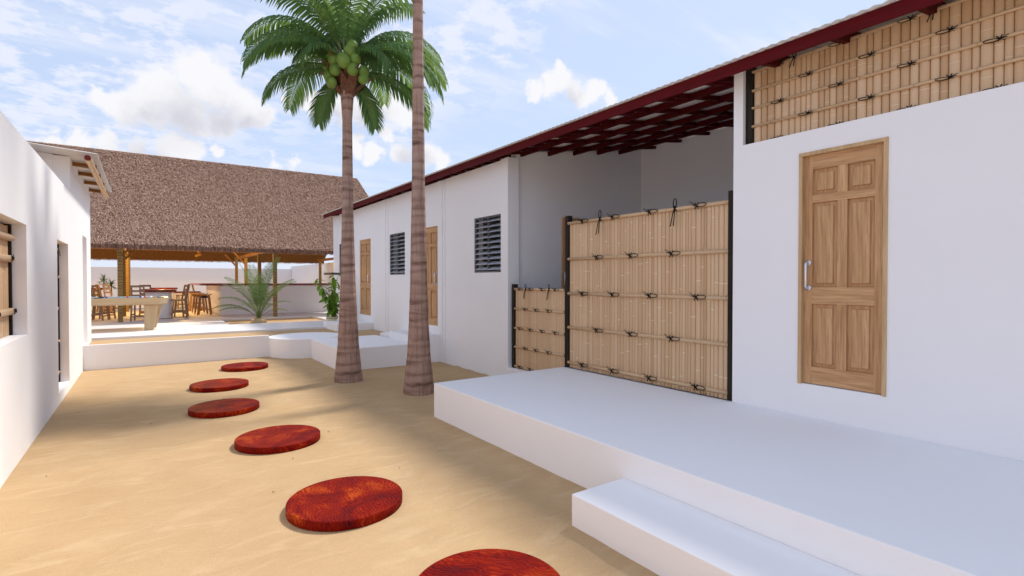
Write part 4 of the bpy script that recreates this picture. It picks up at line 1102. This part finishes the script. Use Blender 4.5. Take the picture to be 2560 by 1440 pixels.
for i in range(nn - 1):
    a = i * 3; lv.f += [(a, a + 3, a + 4, a + 1), (a + 1, a + 4, a + 5, a + 2)]
lv.mi = [0] * len(lv.f)
LEAF = lv.mesh('leaf', 'shrub_leaf', True)
sr = random.Random(12)
for k in range(9):
    a = k * 2.4 + sr.uniform(-.3, .3); reach = .05 if k == 0 else sr.uniform(.16, .36); hh = 1.34 if k == 0 else sr.uniform(.6, 1.28)
    pts = [Vector((0, 0, .21)), Vector((math.cos(a) * reach * .25, math.sin(a) * reach * .25, .21 + (hh - .2) * .4)), Vector((math.cos(a) * reach * .7, math.sin(a) * reach * .7, .21 + (hh - .2) * .8)), Vector((math.cos(a) * reach * 1.15, math.sin(a) * reach * 1.15, hh + .12))]
    MB().tube(pts, [.011, .009, .006, .003], 6).build('stem', 'stem_dark', sh, True, world=False)
    for q in range(15):
        f = .22 + .78 * q / 14
        g_ = f * 3; i = min(2, int(g_)); p = pts[i].lerp(pts[i + 1], g_ - i)
        aa = a + q * 2.2 + sr.uniform(-.5, .5); s = sr.uniform(.9, 1.4)
        obj('leaf', LEAF, sh, p, (sr.uniform(-.5, .5), R(sr.uniform(-15, 62)), aa), (s, s, s))
# two spiky dracaenas by the far wall
for k, (x, y, h, lab) in enumerate(((-1.42, 26.9, 1.30, 'taller spiky-leaved plant left of the bamboo posts'), (-1.19, 27.1, 1.12, 'shorter spiky-leaved plant beside the taller one'))):
    d = thing('spiky_plant', lab, 'plant', (x, y, ZP), 0, 'spiky plants by the boundary wall')
    MB().lathe([(.12, 0), (.16, .22), (.14, .22)], 16).build('pot', 'clay', d, True, world=False)
    MB().tube([(0, 0, .18), (.02, .02, h * .5), (.0, 0, h)], [.022, .018, .016], 7).build('stem', 'stem_dark', d, True, world=False)
    dr_ = random.Random(k + 40)
    for q in range(60):
        a = q * 2.4; el = R(dr_.uniform(-35, 80)); l = dr_.uniform(.26, .42)
        mb = MB(); d1 = Vector((math.cos(a) * math.cos(el), math.sin(a) * math.cos(el), math.sin(el)))
        d2 = (d1 + Vector((0, 0, -.55))).normalized(); w = d1.cross(Vector((0, 0, 1))).normalized() * .014
        b = Vector((0, 0, h - .06 + dr_.uniform(-.08, .05)))
        p1 = b + d1 * l * .55; p2 = p1 + d2 * l * .45
        mb.add([b - w * .6, b + w * .6, p1 + w, p1 - w, p2], [(0, 1, 2, 3), (3, 2, 4)])
        mb.build('leaf', 'dracaena_leaf', d, False, world=False)
print('objects', len(bpy.data.objects))
